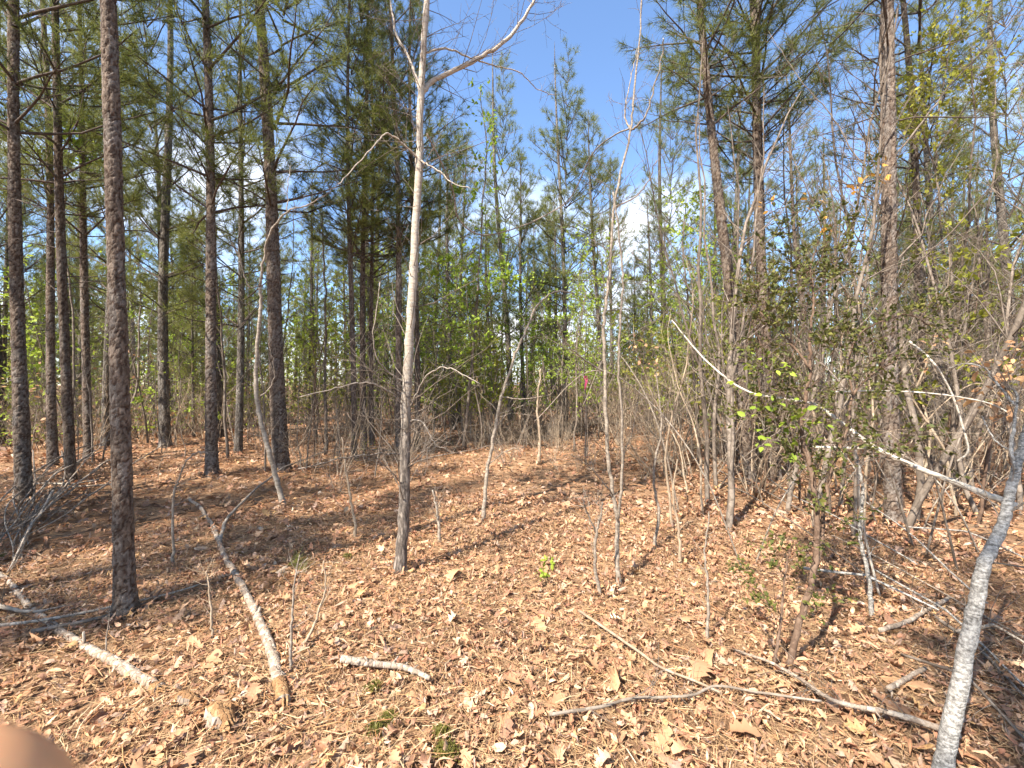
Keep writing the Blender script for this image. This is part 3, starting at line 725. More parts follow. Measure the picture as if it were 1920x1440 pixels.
traced_tree('bare_sapling', 'small forked dead sapling at the foot of the twin stemmed one', 'sapling', (1126, 1120), [
    ([(1126, 1120), (1116, 1060), (1118, 1000), (1125, 970), (1130, 940)], -0.05, 0.013, 0.006, 7, 0.3),
    ([(1118, 1000), (1100, 960), (1090, 930)], -0.1, 0.007, 0.003, 5, 0.25)], 'twig_pale', 45, dict(lv=2))
# dark brown shrub, right
traced_tree('holly_shrub', 'dark brown many stemmed shrub with tiny olive leaves', 'shrub', (1478, 1262), [
    ([(1478, 1262), (1495, 1180), (1520, 1100), (1532, 1020), (1527, 920), (1512, 850), (1503, 800), (1512, 740), (1520, 690), (1518, 640)], 0.25, 0.021, 0.009, 16, 0.55),
    ([(1520, 1100), (1540, 1010), (1546, 950), (1560, 880), (1590, 800), (1600, 740), (1640, 700), (1690, 670)], 0.4, 0.015, 0.005, 18, 0.5, 0.05),
    ([(1450, 1250), (1462, 1180), (1470, 1100), (1478, 1040)], 0.2, 0.010, 0.005, 7, 0.35, 0.0),
    ([(1518, 690), (1480, 640), (1440, 600), (1400, 560)], 0.2, 0.009, 0.004, 16, 0.45, 0.2),
    ([(1503, 800), (1500, 850), (1460, 800), (1430, 780)], 0.1, 0.007, 0.003, 12, 0.4, 0.15),
    ([(1518, 640), (1525, 560), (1520, 500), (1540, 440)], 0.2, 0.009, 0.003, 14, 0.5, 0.25),
    ([(1600, 740), (1590, 680), (1620, 620), (1700, 590), (1740, 610)], 0.1, 0.008, 0.003, 14, 0.45, 0.3)],
    'holly_bark', 46, dict(lv=3, dens=9, gnarl=0.2, ratio=0.5), leaf=('holly_leaf', 9, (0.015, 0.034), False))
# grey speckled leaning trunk in the near right corner
traced_tree('leaning_tree', 'grey speckled trunk leaning to the right with pale broken top', 'tree', (1762, 1475), [
    ([(1762, 1475), (1782, 1370), (1808, 1240), (1830, 1130), (1842, 1070), (1858, 1030), (1880, 985), (1893, 930), (1905, 880), (1922, 820), (1945, 740), (1975, 640)], 0.30, 0.040, 0.014, 6, 0.5),
    ([(1905, 880), (1896, 840), (1903, 790), (1906, 740), (1890, 725)], 0.1, 0.013, 0.005, 6, 0.35, 0.20),
    ([(1903, 760), (1870, 720), (1845, 690), (1810, 682), (1780, 690)], 0.25, 0.009, 0.004, 7, 0.35, 0.22),
    ([(1905, 850), (1870, 830), (1850, 800), (1840, 780)], 0.2, 0.006, 0.003, 5, 0.3, 0.22)],
    'grey_bark', 47, dict(lv=2, gnarl=0.2), sides=20, twig='twig_grey')
# sapling whose long bough crosses the stout scaly pine
traced_tree('arching_sapling', 'long bare sapling slanting up across the stout scaly pine', 'sapling', (1600, 1010), [
    ([(1600, 1010), (1605, 880), (1600, 700), (1625, 520), (1655, 340), (1720, 240), (1800, 140), (1870, 70), (1950, -20)], 0.9, 0.020, 0.006, 30, 0.9),
    ([(1655, 340), (1610, 300), (1560, 220), (1500, 150), (1440, 60)], 0.6, 0.011, 0.004, 16, 0.6, 0.4),
    ([(1622, 540), (1560, 440), (1500, 330), (1470, 250)], 0.3, 0.010, 0.004, 16, 0.55, 0.3)],
    'twig_grey', 48, dict(lv=3, gnarl=0.17, dens=5))
traced_tree('spindly_sapling', 'crooked pale sapling with kinked stem beside the grey leaning trunk', 'sapling', (1636, 1160), [
    ([(1636, 1160), (1628, 1080), (1612, 1000), (1618, 930), (1612, 880), (1600, 840)], 0.1, 0.017, 0.009, 3, 0.3)],
    'grey_bark', 49, dict(lv=2))
traced_tree('spindly_sapling', 'tall thin pale sapling kinked halfway up among the brush', 'sapling', (1812, 905), [
    ([(1812, 905), (1790, 860), (1800, 770), (1760, 680), (1740, 640), (1735, 560), (1745, 480), (1720, 330)], 0.3, 0.024, 0.009, 16, 0.5),
    ([(1760, 680), (1800, 700), (1815, 800), (1820, 850)], -0.3, 0.012, 0.006, 6, 0.4)], 'twig_pale', 50, dict(lv=3))
traced_tree('spindly_sapling', 'thin straight sapling standing by the slender pine clump', 'sapling', (612, 852), [
    ([(612, 852), (611, 780), (609, 700), (611, 600), (607, 480), (603, 400)], 0.2, 0.04, 0.012, 20, 0.8)], 'twig_grey', 51, dict(lv=3))
GL = dict(lv=3, dens=5, gnarl=0.17, ratio=0.5, lift=0.15, tmin=0.3)
traced_tree('leafy_sapling', 'young tree in bright green leaf rising behind the leaning whitish stem', 'sapling', (868, 846), [
    ([(868, 846), (880, 730), (892, 600), (900, 480), (905, 380), (912, 280), (900, 170)], 0.6, 0.035, 0.008, 34, 0.75), ([(892, 600), (860, 540), (825, 500), (800, 490)], -0.8, 0.012, 0.004, 12, 0.5), ([(892, 600), (930, 550), (965, 515)], -0.7, 0.012, 0.004, 12, 0.5)],
    'twig_grey', 81, GL, leaf=('spring_leaf', 3, (0.05, 0.11), True))
traced_tree('leafy_sapling', 'soft green low leafing sapling beside the pink ribbon', 'sapling', (1075, 846), [
    ([(1075, 846), (1082, 760), (1080, 680), (1090, 600), (1100, 545)], 0.3, 0.022, 0.006, 30, 0.7)], 'twig_grey', 82, GL, leaf=('spring_leaf', 4, (0.03, 0.07), False))
traced_tree('leafy_sapling', 'green leafing sapling between the twin stems and three scaly trunks', 'sapling', (1312, 872), [
    ([(1312, 872), (1302, 720), (1292, 580), (1280, 460), (1288, 370)], 0.3, 0.03, 0.007, 36, 0.85)], 'twig_grey', 83, GL, leaf=('spring_leaf', 4, (0.035, 0.08), False))
traced_tree('leafy_sapling', 'tall sapling with yellow green leaves next to the stout scaly pine', 'sapling', (1800, 925), [
    ([(1800, 925), (1790, 700), (1770, 480), (1755, 280), (1775, 120), (1790, 20)], 0.3, 0.026, 0.008, 44, 0.8), ([(1760, 330), (1720, 230), (1690, 170)], -0.5, 0.010, 0.004, 16, 0.5), ([(1756, 280), (1810, 200), (1850, 120)], -0.4, 0.010, 0.004, 16, 0.5)],
    'twig_grey', 84, GL, leaf=('yellow_leaf', 4, (0.035, 0.075), False))
traced_tree('leafy_sapling', 'slim sapling with a clump of green leaves between two slim pines', 'sapling', (128, 872), [
    ([(128, 872), (140, 640), (120, 430), (128, 300), (130, 230)], 0.3, 0.03, 0.008, 30, 0.75)], 'twig_grey', 85, dict(GL, tmin=0.6), leaf=('spring_leaf', 5, (0.05, 0.10), False))
for k, (pts, lab) in enumerate((
    ([(325, 1062), (324, 1000), (325, 930), (335, 900), (352, 862), (372, 848), (390, 850)], 'thin pale whip bent over like a hook beside a fallen limb'),
    ([(668, 1012), (662, 960), (650, 890), (640, 820)], 'thin grey stick slanting up near the white barked tree'),
    ([(825, 1015), (822, 980), (818, 950), (812, 920)], 'short bare seedling just behind the white barked tree'),
    ([(398, 1205), (396, 1160), (392, 1100), (386, 1072)], 'short dead stub upright between the two fallen limbs'),
    ([(545, 1262), (546, 1200), (548, 1150), (552, 1090), (562, 1040)], 'pale forked shoot beside the broken orange log'),
    ([(566, 1215), (590, 1170), (610, 1100), (606, 1050)], 'thin slanting shoot next to a pale forked shoot'),
    ([(1325, 1205), (1328, 1120), (1322, 1040), (1330, 960)], 'thin tan stem rising from litter before the brush'),
    ([(1276, 1060), (1272, 990), (1262, 930), (1270, 860)], 'bare twiggy stem between the twin sapling and brush'),
    ([(1225, 1030), (1235, 960), (1225, 890), (1240, 800), (1230, 700)], 'spindly bare stem right beside the twin stemmed sapling'),
    ([(1010, 870), (1012, 820), (1008, 760), (1014, 690)], 'thin straight pale stem near the low yellow green bush'))):
    b = pts[0]; d = gpt(*b).y
    traced_tree('bare_shoot', lab, 'shoot', b, [(pts, 0.05, 0.0042 * d, 0.0016 * d, 6 if len(pts) < 6 else 9, 0.07 * d)], 'straw_twig' if k % 2 else 'twig_pale', 60 + k, dict(lv=2, gnarl=0.18))

# copies: bare hardwood saplings, spring-green saplings, low bushes
def make_sapling(seed, H, r, P, leaf=None, bark='twig_grey', stems=1, num=26, ln=1.3, name='bare_sapling', spread=0.0):
    rng = np.random.default_rng(seed)
    root = thing(name, (0, 0, 0), 'sapling', 'sapling')
    tr, cr, tips = MB(), MB(), []
    for s in range(stems):
        a = rng.uniform(0, 6.28); q = wander((math.cos(a) * 0.05 * (stems > 1), math.sin(a) * 0.05 * (stems > 1), -0.05), unit(np.array([math.cos(a) * spread, math.sin(a) * spread, 1.0])), H * rng.uniform(0.7, 1), 14, rng, 0.09, 0.05)
        tr.tube(q, np.linspace(r, r * 0.2, 15), 6, 0)
        kids(cr, q, r * 0.5, 1.0, 0, rng, P, tips, P.get('tmin', 0.2), num, ln, max(0.004, r * 0.35))
    tr.build('trunk', [M[bark]], root)
    if leaf:
        mat, per, size, full = leaf
        pick = [(p, dd) for p, dd, lv in tips if lv >= 2]
        Pn = np.repeat(np.array([p for p, _ in pick]), per, 0); Dn = np.repeat(unit(np.array([q for _, q in pick])), per, 0)
        Pn = Pn - Dn * rng.uniform(0, 0.2, (len(Pn), 1)); put_leaves(cr, Pn, Dn, size, rng, 1, full)
    cr.build('crown', [M[bark]] + ([M[leaf[0]]] if leaf else []), root)
    return root

bare = [make_sapling(300 + k, h, r, dict(lv=4, dens=5.0, gnarl=0.17, lift=0.22, seg=0.18), num=n, ln=l, bark=b) for k, (h, r, n, l, b) in enumerate((
    (5.5, 0.028, 26, 1.2, 'twig_grey'), (4.2, 0.02, 22, 1.0, 'twig_grey'), (6.5, 0.028, 30, 1.4, 'twig_grey'), (3.0, 0.014, 20, 0.8, 'straw_twig'), (5.0, 0.024, 24, 1.1, 'twig_grey'), (3.6, 0.016, 24, 0.9, 'holly_bark')))]
brush = [make_sapling(330 + k, 1.9, 0.008, dict(lv=4, dens=5.5, gnarl=0.22, lift=0.12, seg=0.12), stems=6, num=9, ln=0.75, bark=b, name='brush_shrub', spread=0.45) for k, b in enumerate(('straw_twig', 'straw_twig', 'twig_pale'))]
green = [make_sapling(350 + k, h, 0.022, dict(lv=3, dens=4.5, gnarl=0.15, lift=0.2, seg=0.2), leaf=(lm, pr, (0.05, 0.10), False), num=26, ln=1.3, bark='twig_grey', name='leafy_sapling') for k, (h, lm, pr) in enumerate(((4.6, 'spring_leaf', 4), (3.4, 'yellow_leaf', 4), (5.6, 'spring_leaf', 3)))]
bush = [make_sapling(370 + k, 0.9, 0.006, dict(lv=3, dens=7, gnarl=0.2, lift=0.15, seg=0.1), leaf=(lm, 3, (0.016, 0.035), False), stems=6, num=7, ln=0.45, bark='twig_grey', name='low_bush', spread=0.6) for k, lm in enumerate(('yellow_leaf', 'holly_leaf'))]
state = {}
def place(pool, key, loc, s, label, cat, group, k=None):
    k = int(srng.integers(0, len(pool))) if k is None else k; o = pool[k]
    tl = (srng.normal(0, 0.10), srng.normal(0, 0.10)); rz = srng.uniform(0, 6.28)
    if (key, k) not in state:
        state[(key, k)] = 1
        o.location = loc; o.rotation_euler = (tl[0], tl[1], rz); o.scale = (s, s, s); o['label'] = label; o['group'] = group
    else: o = dup(o, loc, rz, s, label, group, tilt=tl)
    o['category'] = cat; return o
def spot(px, d): return pine_spot(px, d)

for _ in range(320):
    px = srng.uniform(-300, 2250); d = 7.5 + 24 * srng.uniform()
    if srng.uniform() < 0.3: px = srng.uniform(1230, 2100)
    if 760 < px < 1240 and d < 9.5: continue
    if px < 600 and d < 9.5 and srng.uniform() < 0.6: continue
    if px > 1260 and srng.uniform() < 0.33: d = srng.uniform(4.0, 7)
    L = spot(px, d); lab, grp = near_label('thin bare hardwood sapling', 'bare saplings', L)
    place(bare, 'bare', L, srng.uniform(0.75, 1.3), lab, 'sapling', grp)
for _ in range(150):
    px = srng.uniform(1190, 2100) if srng.uniform() < 0.5 else srng.uniform(-100, 1190)
    d = srng.uniform(4.8, 12) if px > 1190 else srng.uniform(9, 17)
    if 1190 < px < 1330 and d < 5.2: continue
    if px > 1190 and d < 6.0 and srng.uniform() < 0.6: continue
    L = spot(px, d); lab, grp = near_label('tangled bare shrub', 'tangled shrubs', L)
    place(brush, 'brush', L, srng.uniform(0.7, 1.35), lab, 'shrub', grp)
for _ in range(185):
    px = srng.uniform(-250, 2200); d = srng.uniform(10.5, 30)
    if 960 < px < 1230: d = srng.uniform(14, 30)
    if srng.uniform() < 0.42: px = srng.uniform(560, 1450); d = srng.uniform(10, 14) if px < 1240 else srng.uniform(7, 12)
    L = spot(px, d); lab, grp = near_label('sapling in fresh green leaf', 'green saplings', L)
    place(green, 'green', L, srng.uniform(0.65, 1.25), lab, 'sapling', grp)
for _ in range(34):                                       # knee-high bare twigs over the open floor
    px = srng.uniform(540, 1260); d = srng.uniform(5.2, 10); L = spot(px, d)
    lab, grp = near_label('small wispy bare shrub', 'wispy shrubs', L); place(brush, 'brush', L, srng.uniform(0.35, 0.75), lab, 'shrub', grp)
for _ in range(34):
    px = srng.uniform(60, 1300); d = srng.uniform(6, 11); L = spot(px, d)
    lab, grp = near_label('hair thin bare seedling', 'thin seedlings', L); place(bare, 'bare', L, srng.uniform(0.3, 0.6), lab, 'sapling', grp)
for px, d, s, k, lab in ((905, 8.8, 1.0, 0, 'bright green young tree rising behind the leaning whitish stem'), (1100, 8.2, 0.62, 0, 'soft green sapling beside the pink ribbon'),
                         (1300, 7.6, 0.95, 0, 'bright green sapling left of the three scaly pine trunks'), (130, 9.5, 1.1, 0, 'bright green sapling behind the slim scaly pine'),
                         (1790, 5.2, 1.15, 1, 'yellow green young tree behind the slanting bare sapling'), (440, 10.5, 0.75, 2, 'green sapling between the two dark pines')):
    place(green, 'green', spot(px, d), s, lab, 'sapling', None, k)
for px, py, s, k in ((905, 800, 1.0, 0), (960, 812, 0.8, 0), (690, 868, 0.8, 0), (840, 850, 0.6, 1), (1010, 800, 0.7, 1), (1430, 870, 0.9, 1), (1330, 860, 0.8, 0), (760, 815, 0.8, 1), (590, 800, 0.9, 0), (450, 795, 1.0, 1), (1600, 860, 0.9, 0), (1750, 830, 0.9, 1), (1230, 830, 0.7, 0)):
    place(bush, 'bush', gpt(px, py), s, 'low yellow green bush growing on the litter at the clearing edge' if k == 0 else 'low olive leaved bush growing on the litter at the clearing edge', 'bush', 'low yellow green bushes' if k == 0 else 'low olive bushes', k)
for o in list(COL.objects):
    if 'group' in o.keys() and not o['group']: del o['group']

# ------------------------------------------------------------------ fallen wood
def ground_path(pts, lift, n, rng, wob=0.006, lifts=None):
    q = [gpt(*p) for p in pts]; s = smooth_path(q, n)
    s[:, 2] = ground_h(s[:, 0], s[:, 1]) + lift
    if lifts is not None: s[:, 2] += np.interp(np.linspace(0, 1, n), np.linspace(0, 1, len(lifts)), lifts)
    s += rng.normal(0, wob, s.shape) * np.array([1, 1, 0.4]); return s

def chunk(name, label, px, py, size, seed, yaw):
    """a splintered lump of split wood: rough faces, a hollow beneath"""
    rng = np.random.default_rng(seed); c = gpt(px, py); root = thing(name, c + Vector((0, 0, 0.03)), label, 'wood', None, yaw)
    L, W, H = size; n, k = 9, 7; mb = MB()
    prof = np.array([(-1, -0.1), (-0.8, 0.55), (-0.25, 0.95), (0.2, 0.8), (0.75, 0.6), (1.0, 0.05), (0.2, -0.15)])
    V = []
    for i in range(n):
        t = i / (n - 1); sc = 0.55 + 0.55 * math.sin(math.pi * (0.15 + 0.75 * t)) + rng.normal(0, 0.06)
        V.append(np.stack([np.full(k, (t - 0.5) * L) + rng.normal(0, L * 0.035, k), prof[:, 0] * W * sc * 0.5 + rng.normal(0, W * 0.05, k), prof[:, 1] * H * sc + rng.normal(0, H * 0.07, k)], -1))
    mb.add(np.concatenate(V), tube_faces(n, k), 0, smooth=False)
    for e, sgn in ((0, -1), ((n - 1) * k, 1)):
        P = np.concatenate(V)[e:e + k]; m = P.mean(0)
        for j in range(k):
            a, b = P[j], P[(j + 1) % k]; tip = (a + b + m) / 3 + np.array([sgn * rng.uniform(-0.02, 0.05), 0, 0]); mb.add(np.array([a, b, tip, m]), np.array([[0, 1, 2], [1, 3, 2], [3, 0, 2]]), 0, smooth=False)
    mb.build('heartwood', [M['rotten']], root)
    mb = MB(); i0 = [2, 3, 4]; q = np.array([V[i][0] * 1.02 + np.array([0, -0.002, 0]) for i in range(1, n - 1)]); r2 = np.array([V[i][1] * 1.05 for i in range(1, n - 1)])
    vv = np.concatenate([q, r2]); j = np.arange(len(q) - 1); m_ = len(q)
    mb.add(vv, np.concatenate([np.stack([j, j + 1, j + m_ + 1], -1), np.stack([j, j + m_ + 1, j + m_], -1)]), 0, smooth=False); mb.build('bark', [M['deadwood']], root)
    return root

def limb(name, label, cat, pts, ra, rb, seed, bark='deadwood', twigs=0, tl=0.3, lifts=None, sides=12, group=None, stubs=0, broken=None, lift=None):
    rng = np.random.default_rng(seed); n = max(16, 7 * len(pts))
    s = ground_path(pts, ra * 0.8 if lift is None else lift, n, rng, ra * 0.10, lifts); off = s[n // 2].copy(); off[2] = float(ground_h(off[0], off[1]))
    root = thing(name, tuple(off), label, cat, group); s = s - off
    rr = np.linspace(ra, rb, n) * (1 + rng.normal(0, 0.05, n)); mb = MB(); mb.tube(s, rr, sides, 0, cap=True)
    for _ in range(stubs):
        i = rng.integers(2, n - 3); d = unit(rng.normal(size=3) * np.array([1, 1, 0.4]) + np.array([0, 0, 0.6]))
        mb.tube(np.array([s[i], s[i] + d * rr[i] * 1.6, s[i] + d * rr[i] * rng.uniform(2, 4)]), np.array([rr[i] * 0.45, rr[i] * 0.35, rr[i] * 0.25]), 6, 0, cap=True)
    mb.build('bough', [M[bark]], root)
    if twigs:
        for _ in range(int(twigs * 1.5)):
            cr, tips = MB(), []
            kids(cr, s, ra * 0.5, 1.0, 0, rng, dict(lv=2, dens=5, gnarl=0.18, lift=0.25, up=0.02), tips, 0.1, 1, tl, max(0.0028, rb * 0.5))
            if cr.v: cr.build('twig', [M['twig_grey']], root)
    if broken:                                         # a splintered, bark-less stretch of orange wood at the thick end
        b = MB(); k = max(3, int(n * broken)); e = s[:k].copy(); d0 = unit(e[0] - e[1])
        b.tube(e, rr[:k] * 1.02, sides, 0)
        for j in range(9):
            a = rng.uniform(0, 6.28); u = unit(np.cross(d0, [0, 0, 1])); w = np.cross(d0, u)
            p = e[0] + (u * math.cos(a) + w * math.sin(a)) * rr[0] * rng.uniform(0.2, 0.85)
            b.tube(np.array([p - d0 * 0.02, p + d0 * rng.uniform(0.01, 0.03), p + d0 * rng.uniform(0.03, 0.06)]), np.array([rr[0] * 0.2, rr[0] * 0.14, 0.001]), 5, 0)
        b.build('broken_end', [M['rotten']], root)
    return root

limb('fallen_limb', 'fallen limb with bark peeled to orange wood at its thick end', 'limb', [(532, 1325), (520, 1270), (508, 1225), (486, 1170), (462, 1120), (436, 1075), (416, 1035), (388, 975), (352, 935)], 0.030, 0.017, 501, twigs=0, stubs=4, broken=0.10)
limb('fallen_limb', 'mottled fallen limb with a snapped orange end and forked tip', 'limb', [(300, 1300), (262, 1278), (215, 1248), (165, 1222), (120, 1195), (80, 1165), (40, 1125), (5, 1085), (-30, 1050)], 0.026, 0.014, 502, bark='deadwood', stubs=6, broken=0.04, twigs=2)
limb('bent_branch', 'long bowed branch springing from the peeled limb towards the white barked tree', 'branch', [(412, 1020), (430, 978), (470, 940), (530, 893), (600, 864), (660, 852), (735, 853)], 0.016, 0.006, 503, bark='twig_pale', twigs=4, tl=0.3, lifts=[0, 0.03, 0.06, 0.1, 0.12, 0.1, 0.06], lift=0.03)
chunk('rotten_chunk', 'orange splintered wood chunk with a dark hollow beside the snapped limb', 415, 1358, (0.15, 0.085, 0.055), 504, -0.6)
chunk('rotten_chunk', 'small yellow piece of split wood next to the snapped limb', 352, 1322, (0.085, 0.05, 0.03), 505, -0.3)
limb('fallen_branch', 'short pale broken branch lying on open leaf litter', 'branch', [(640, 1254), (690, 1262), (745, 1268), (770, 1274), (806, 1292)], 0.018, 0.011, 506, bark='deadwood', stubs=7, lift=0.05)
limb('fallen_branch', 'thin tan stick lying aslant across large oak leaves', 'branch', [(1085, 1160), (1150, 1205), (1205, 1245), (1240, 1270), (1300, 1295), (1350, 1318)], 0.008, 0.005, 507, bark='straw_twig', twigs=4, tl=0.2, lift=0.05)
limb('fallen_branch', 'forked fallen branch lying along the leaves before the grey leaning trunk', 'branch', [(1800, 1408), (1670, 1364), (1600, 1350), (1550, 1332), (1490, 1290), (1440, 1262), (1378, 1240)], 0.012, 0.006, 508, bark='deadwood', twigs=9, tl=0.3, stubs=3, lift=0.06)
limb('fallen_branch', 'crooked pale branch on litter meeting a forked fallen branch', 'branch', [(1030, 1364), (1120, 1350), (1185, 1332), (1245, 1330), (1300, 1325), (1345, 1308), (1420, 1320), (1540, 1338)], 0.007, 0.005, 509, bark='twig_pale', twigs=8, tl=0.25, lift=0.055)
limb('fallen_branch', 'short grey stick poking from leaves near the grey trunk', 'branch', [(1665, 1310), (1700, 1290), (1735, 1270)], 0.011, 0.010, 510, bark='deadwood', lift=0.045)
limb('fallen_branch', 'pale crooked stick pointing at the grey leaning trunk', 'branch', [(1650, 1198), (1700, 1182), (1735, 1160), (1780, 1135)], 0.013, 0.010, 511, bark='deadwood', stubs=2, lift=0.05)

def raised_limb(name, label, cat, pts3, ra, rb, seed, bark='twig_pale', twigs=10, tl=0.5, sides=10, group=None, P=None):
    """a limb given by (pixel x, pixel y, depth) points, held up off the ground"""
    rng = np.random.default_rng(seed); q = [at(*p) for p in pts3]; n = 8 * len(pts3)
    s = smooth_path(q, n); off = s[0].copy(); off[2] = float(ground_h(off[0], off[1]))
    root = thing(name, tuple(off), label, cat, group); s = s - off; s += rng.normal(0, ra * 0.08, s.shape)
    mb = MB(); mb.tube(s, np.linspace(ra, rb, n) * (1 + rng.normal(0, 0.03, n)), sides, 0, cap=True); mb.build('bough', [M[bark]], root)
    if twigs:
        for _ in range(int(twigs * 1.4)):
            cr, tips = MB(), []; kids(cr, s, ra * 0.5, 1.0, 0, rng, P or dict(lv=2, dens=5, gnarl=0.16, lift=0.1), tips, 0.15, 1, tl, max(0.003, ra * 0.3))
            if cr.v: cr.build('twig', [M['twig_grey']], root)
    return root
raised_limb('fallen_sapling', 'long pale toppled sapling resting against the grey leaning trunk', 'sapling', [(1905, 948, 2.05), (1800, 908, 2.2), (1700, 868, 2.4), (1640, 838, 2.55), (1580, 795, 2.7), (1530, 760, 2.85), (1470, 748, 3.0), (1405, 735, 3.15), (1350, 700, 3.3), (1300, 650, 3.5), (1260, 600, 3.7)], 0.016, 0.005, 521, bark='white_wood', twigs=26, tl=0.6)
raised_limb('fallen_sapling', 'bare limb hanging to the ground below the long toppled sapling', 'branch', [(1520, 838, 2.8), (1590, 840, 2.7), (1625, 840, 2.62)], 0.008, 0.010, 522, bark='white_wood', twigs=3, tl=0.3)
raised_limb('hanging_branch', 'crooked branch dropping from the toppled sapling to the litter', 'branch', [(1592, 800, 2.7), (1605, 870, 2.75), (1612, 950, 2.8), (1625, 1020, 2.85), (1650, 1120, 2.9)], 0.010, 0.007, 523, bark='white_wood', twigs=4, tl=0.3)
raised_limb('fallen_sapling', 'thin pale whip arching between the scaly pine and leaning trunk', 'sapling', [(1560, 735, 3.0), (1650, 733, 2.9), (1750, 738, 2.75), (1850, 755, 2.6), (1910, 785, 2.5)], 0.006, 0.004, 524, bark='white_wood', twigs=6, tl=0.4)
raised_limb('hanging_branch', 'arched bare branch curving down beside the stout scaly pine', 'branch', [(1705, 640, 2.9), (1750, 680, 2.8), (1785, 740, 2.8), (1805, 800, 2.8), (1815, 845, 2.8), (1795, 865, 2.85)], 0.007, 0.005, 525, bark='white_wood', twigs=8, tl=0.35)
raised_limb('woody_vine', 'thin bare vine looping through the air between two saplings', 'vine', [(800, 250, 4.2), (830, 310, 4.4), (850, 360, 4.6), (860, 410, 4.8), (900, 440, 5.0), (960, 430, 5.2), (1020, 405, 5.3), (1070, 370, 5.2), (1110, 290, 4.8), (1150, 255, 4.3), (1183, 240, 3.6)], 0.009, 0.007, 526, twigs=5, tl=0.4, sides=6)
wr = random.Random(71)
for k in range(26):
    d0 = wr.uniform(3.2, 6.5); x0 = wr.uniform(1230, 1900); g = spot(x0, d0); yb = 720 + (CAM_H - g.z) / d0 * FPX
    dirx = wr.choice((-1, 1)) * wr.uniform(60, 330) * 4 / d0; h = wr.uniform(120, 420) * 4 / d0; dr = wr.uniform(0, 0.45) * h
    P3 = [(x0, yb + 4, d0), (x0 + dirx * 0.22, yb - h * 0.5, d0 - 0.1), (x0 + dirx * 0.5, yb - h * 0.85, d0 - wr.uniform(-0.3, 0.4)), (x0 + dirx * 0.8, yb - h, d0 - wr.uniform(-0.4, 0.6)), (x0 + dirx * 1.1, yb - h + dr, d0 - wr.uniform(-0.4, 0.7))]
    lab, grp = near_label('long bare arching whip', 'arching whips', g)
    raised_limb('arching_whip', lab, 'shoot', P3, wr.uniform(0.006, 0.011), 0.003, 600 + k, bark=('twig_pale', 'straw_twig', 'twig_grey')[k % 3], twigs=8, tl=0.4, sides=6, group=grp)
for k, (a, b, da, db) in enumerate((((1340, 902), (1660, 1135), 4.0, 2.5), ((1440, 905), (1720, 1100), 4.2, 2.6), ((1560, 1010), (1920, 1215), 3.2, 1.95), ((1300, 860), (1560, 1010), 4.8, 3.2), ((1640, 1080), (1925, 1310), 2.9, 1.75), ((1420, 840), (1500, 950), 4.4, 3.9), ((1280, 830), (1420, 930), 5.0, 4.3), ((1700, 1000), (1930, 1090), 3.3, 2.6), ((1560, 870), (1780, 1010), 4.0, 3.1), ((1730, 1150), (1930, 1330), 2.5, 1.7), ((1600, 930), (1850, 1190), 3.6, 2.1), ((1790, 1210), (1940, 1290), 2.2, 1.75), ((1690, 1250), (1930, 1420), 2.0, 1.5), ((1500, 1080), (1760, 1170), 3.0, 2.3))):
    r = random.Random(k); m = ((a[0] + b[0]) / 2 + r.uniform(-15, 15), (a[1] + b[1]) / 2 + r.uniform(-18, 6))
    A, Mi, B_ = gpt(*a), gpt(*m), gpt(*b)
    rng = np.random.default_rng(540 + k); lf = r.uniform(0.02, 0.2)
    limb('fallen_stick', 'grey stick lying in the slanting tangle beside the grey leaning trunk', 'stick', [a, m, b], r.uniform(0.006, 0.013), 0.005, 540 + k, bark=('twig_grey', 'grey_bark', 'deadwood')[k % 3], twigs=8, tl=0.35, lifts=[lf * 0.3, lf, lf * r.uniform(0.2, 1.6)], sides=7, group='sticks of the slanting tangle', lift=0.02)
heap = [([(r_.uniform(60, 230), r_.uniform(850, 930)), (r_.uniform(20, 120), r_.uniform(930, 985)), (r_.uniform(-60, 60), r_.uniform(990, 1080))], r_.uniform(0.05, 0.5)) for r_ in [random.Random(31)] for _ in range(12)]
for k, (pts, lf) in enumerate(tuple(heap) + (([(140, 850), (60, 940), (0, 1010)], 0.25), ([(200, 905), (90, 985), (20, 1080)], 0.3), ([(208, 880), (100, 960), (-10, 1030)], 0.15), ([(130, 875), (70, 925), (-20, 960)], 0.3), ([(385, 768), (250, 880), (150, 940), (60, 1000)], 0.12), ([(210, 860), (120, 905), (30, 1000)], 0.4), ([(60, 1200), (200, 1165), (300, 1125)], 0.03), ([(-10, 1195), (120, 1172), (330, 1120), (400, 1090)], 0.05), ([(-20, 1150), (60, 1160), (130, 1140)], 0.05), ([(75, 960), (45, 1020), (10, 1085)], 0.1), ([(100, 955), (50, 1030), (15, 1080)], 0.2))):
    limb('fallen_stick', 'bare stick in the heap of branches around the thick pine', 'stick', pts, 0.010 if k % 2 else 0.014, 0.004, 570 + k, bark=('twig_grey', 'deadwood', 'twig_pale')[k % 3], twigs=9, tl=0.45, lifts=[lf, lf * 0.6, lf * 0.1], sides=7, group='sticks of the heap around the pine', lift=0.015)

# ------------------------------------------------------------------ leaf litter
PAL = np.array([(0.50, 0.30, 0.185), (0.57, 0.385, 0.255), (0.43, 0.24, 0.145), (0.34, 0.20, 0.135), (0.47, 0.345, 0.265), (0.61, 0.46, 0.31), (0.25, 0.145, 0.095), (0.54, 0.36, 0.18), (0.40, 0.285, 0.23), (0.42, 0.215, 0.14), (0.62, 0.52, 0.41)]) * np.array([1.05, 0.965, 0.87])
PALW = np.array([0.17, 0.13, 0.15, 0.14, 0.10, 0.05, 0.09, 0.04, 0.07, 0.05, 0.01]); PALW /= PALW.sum()

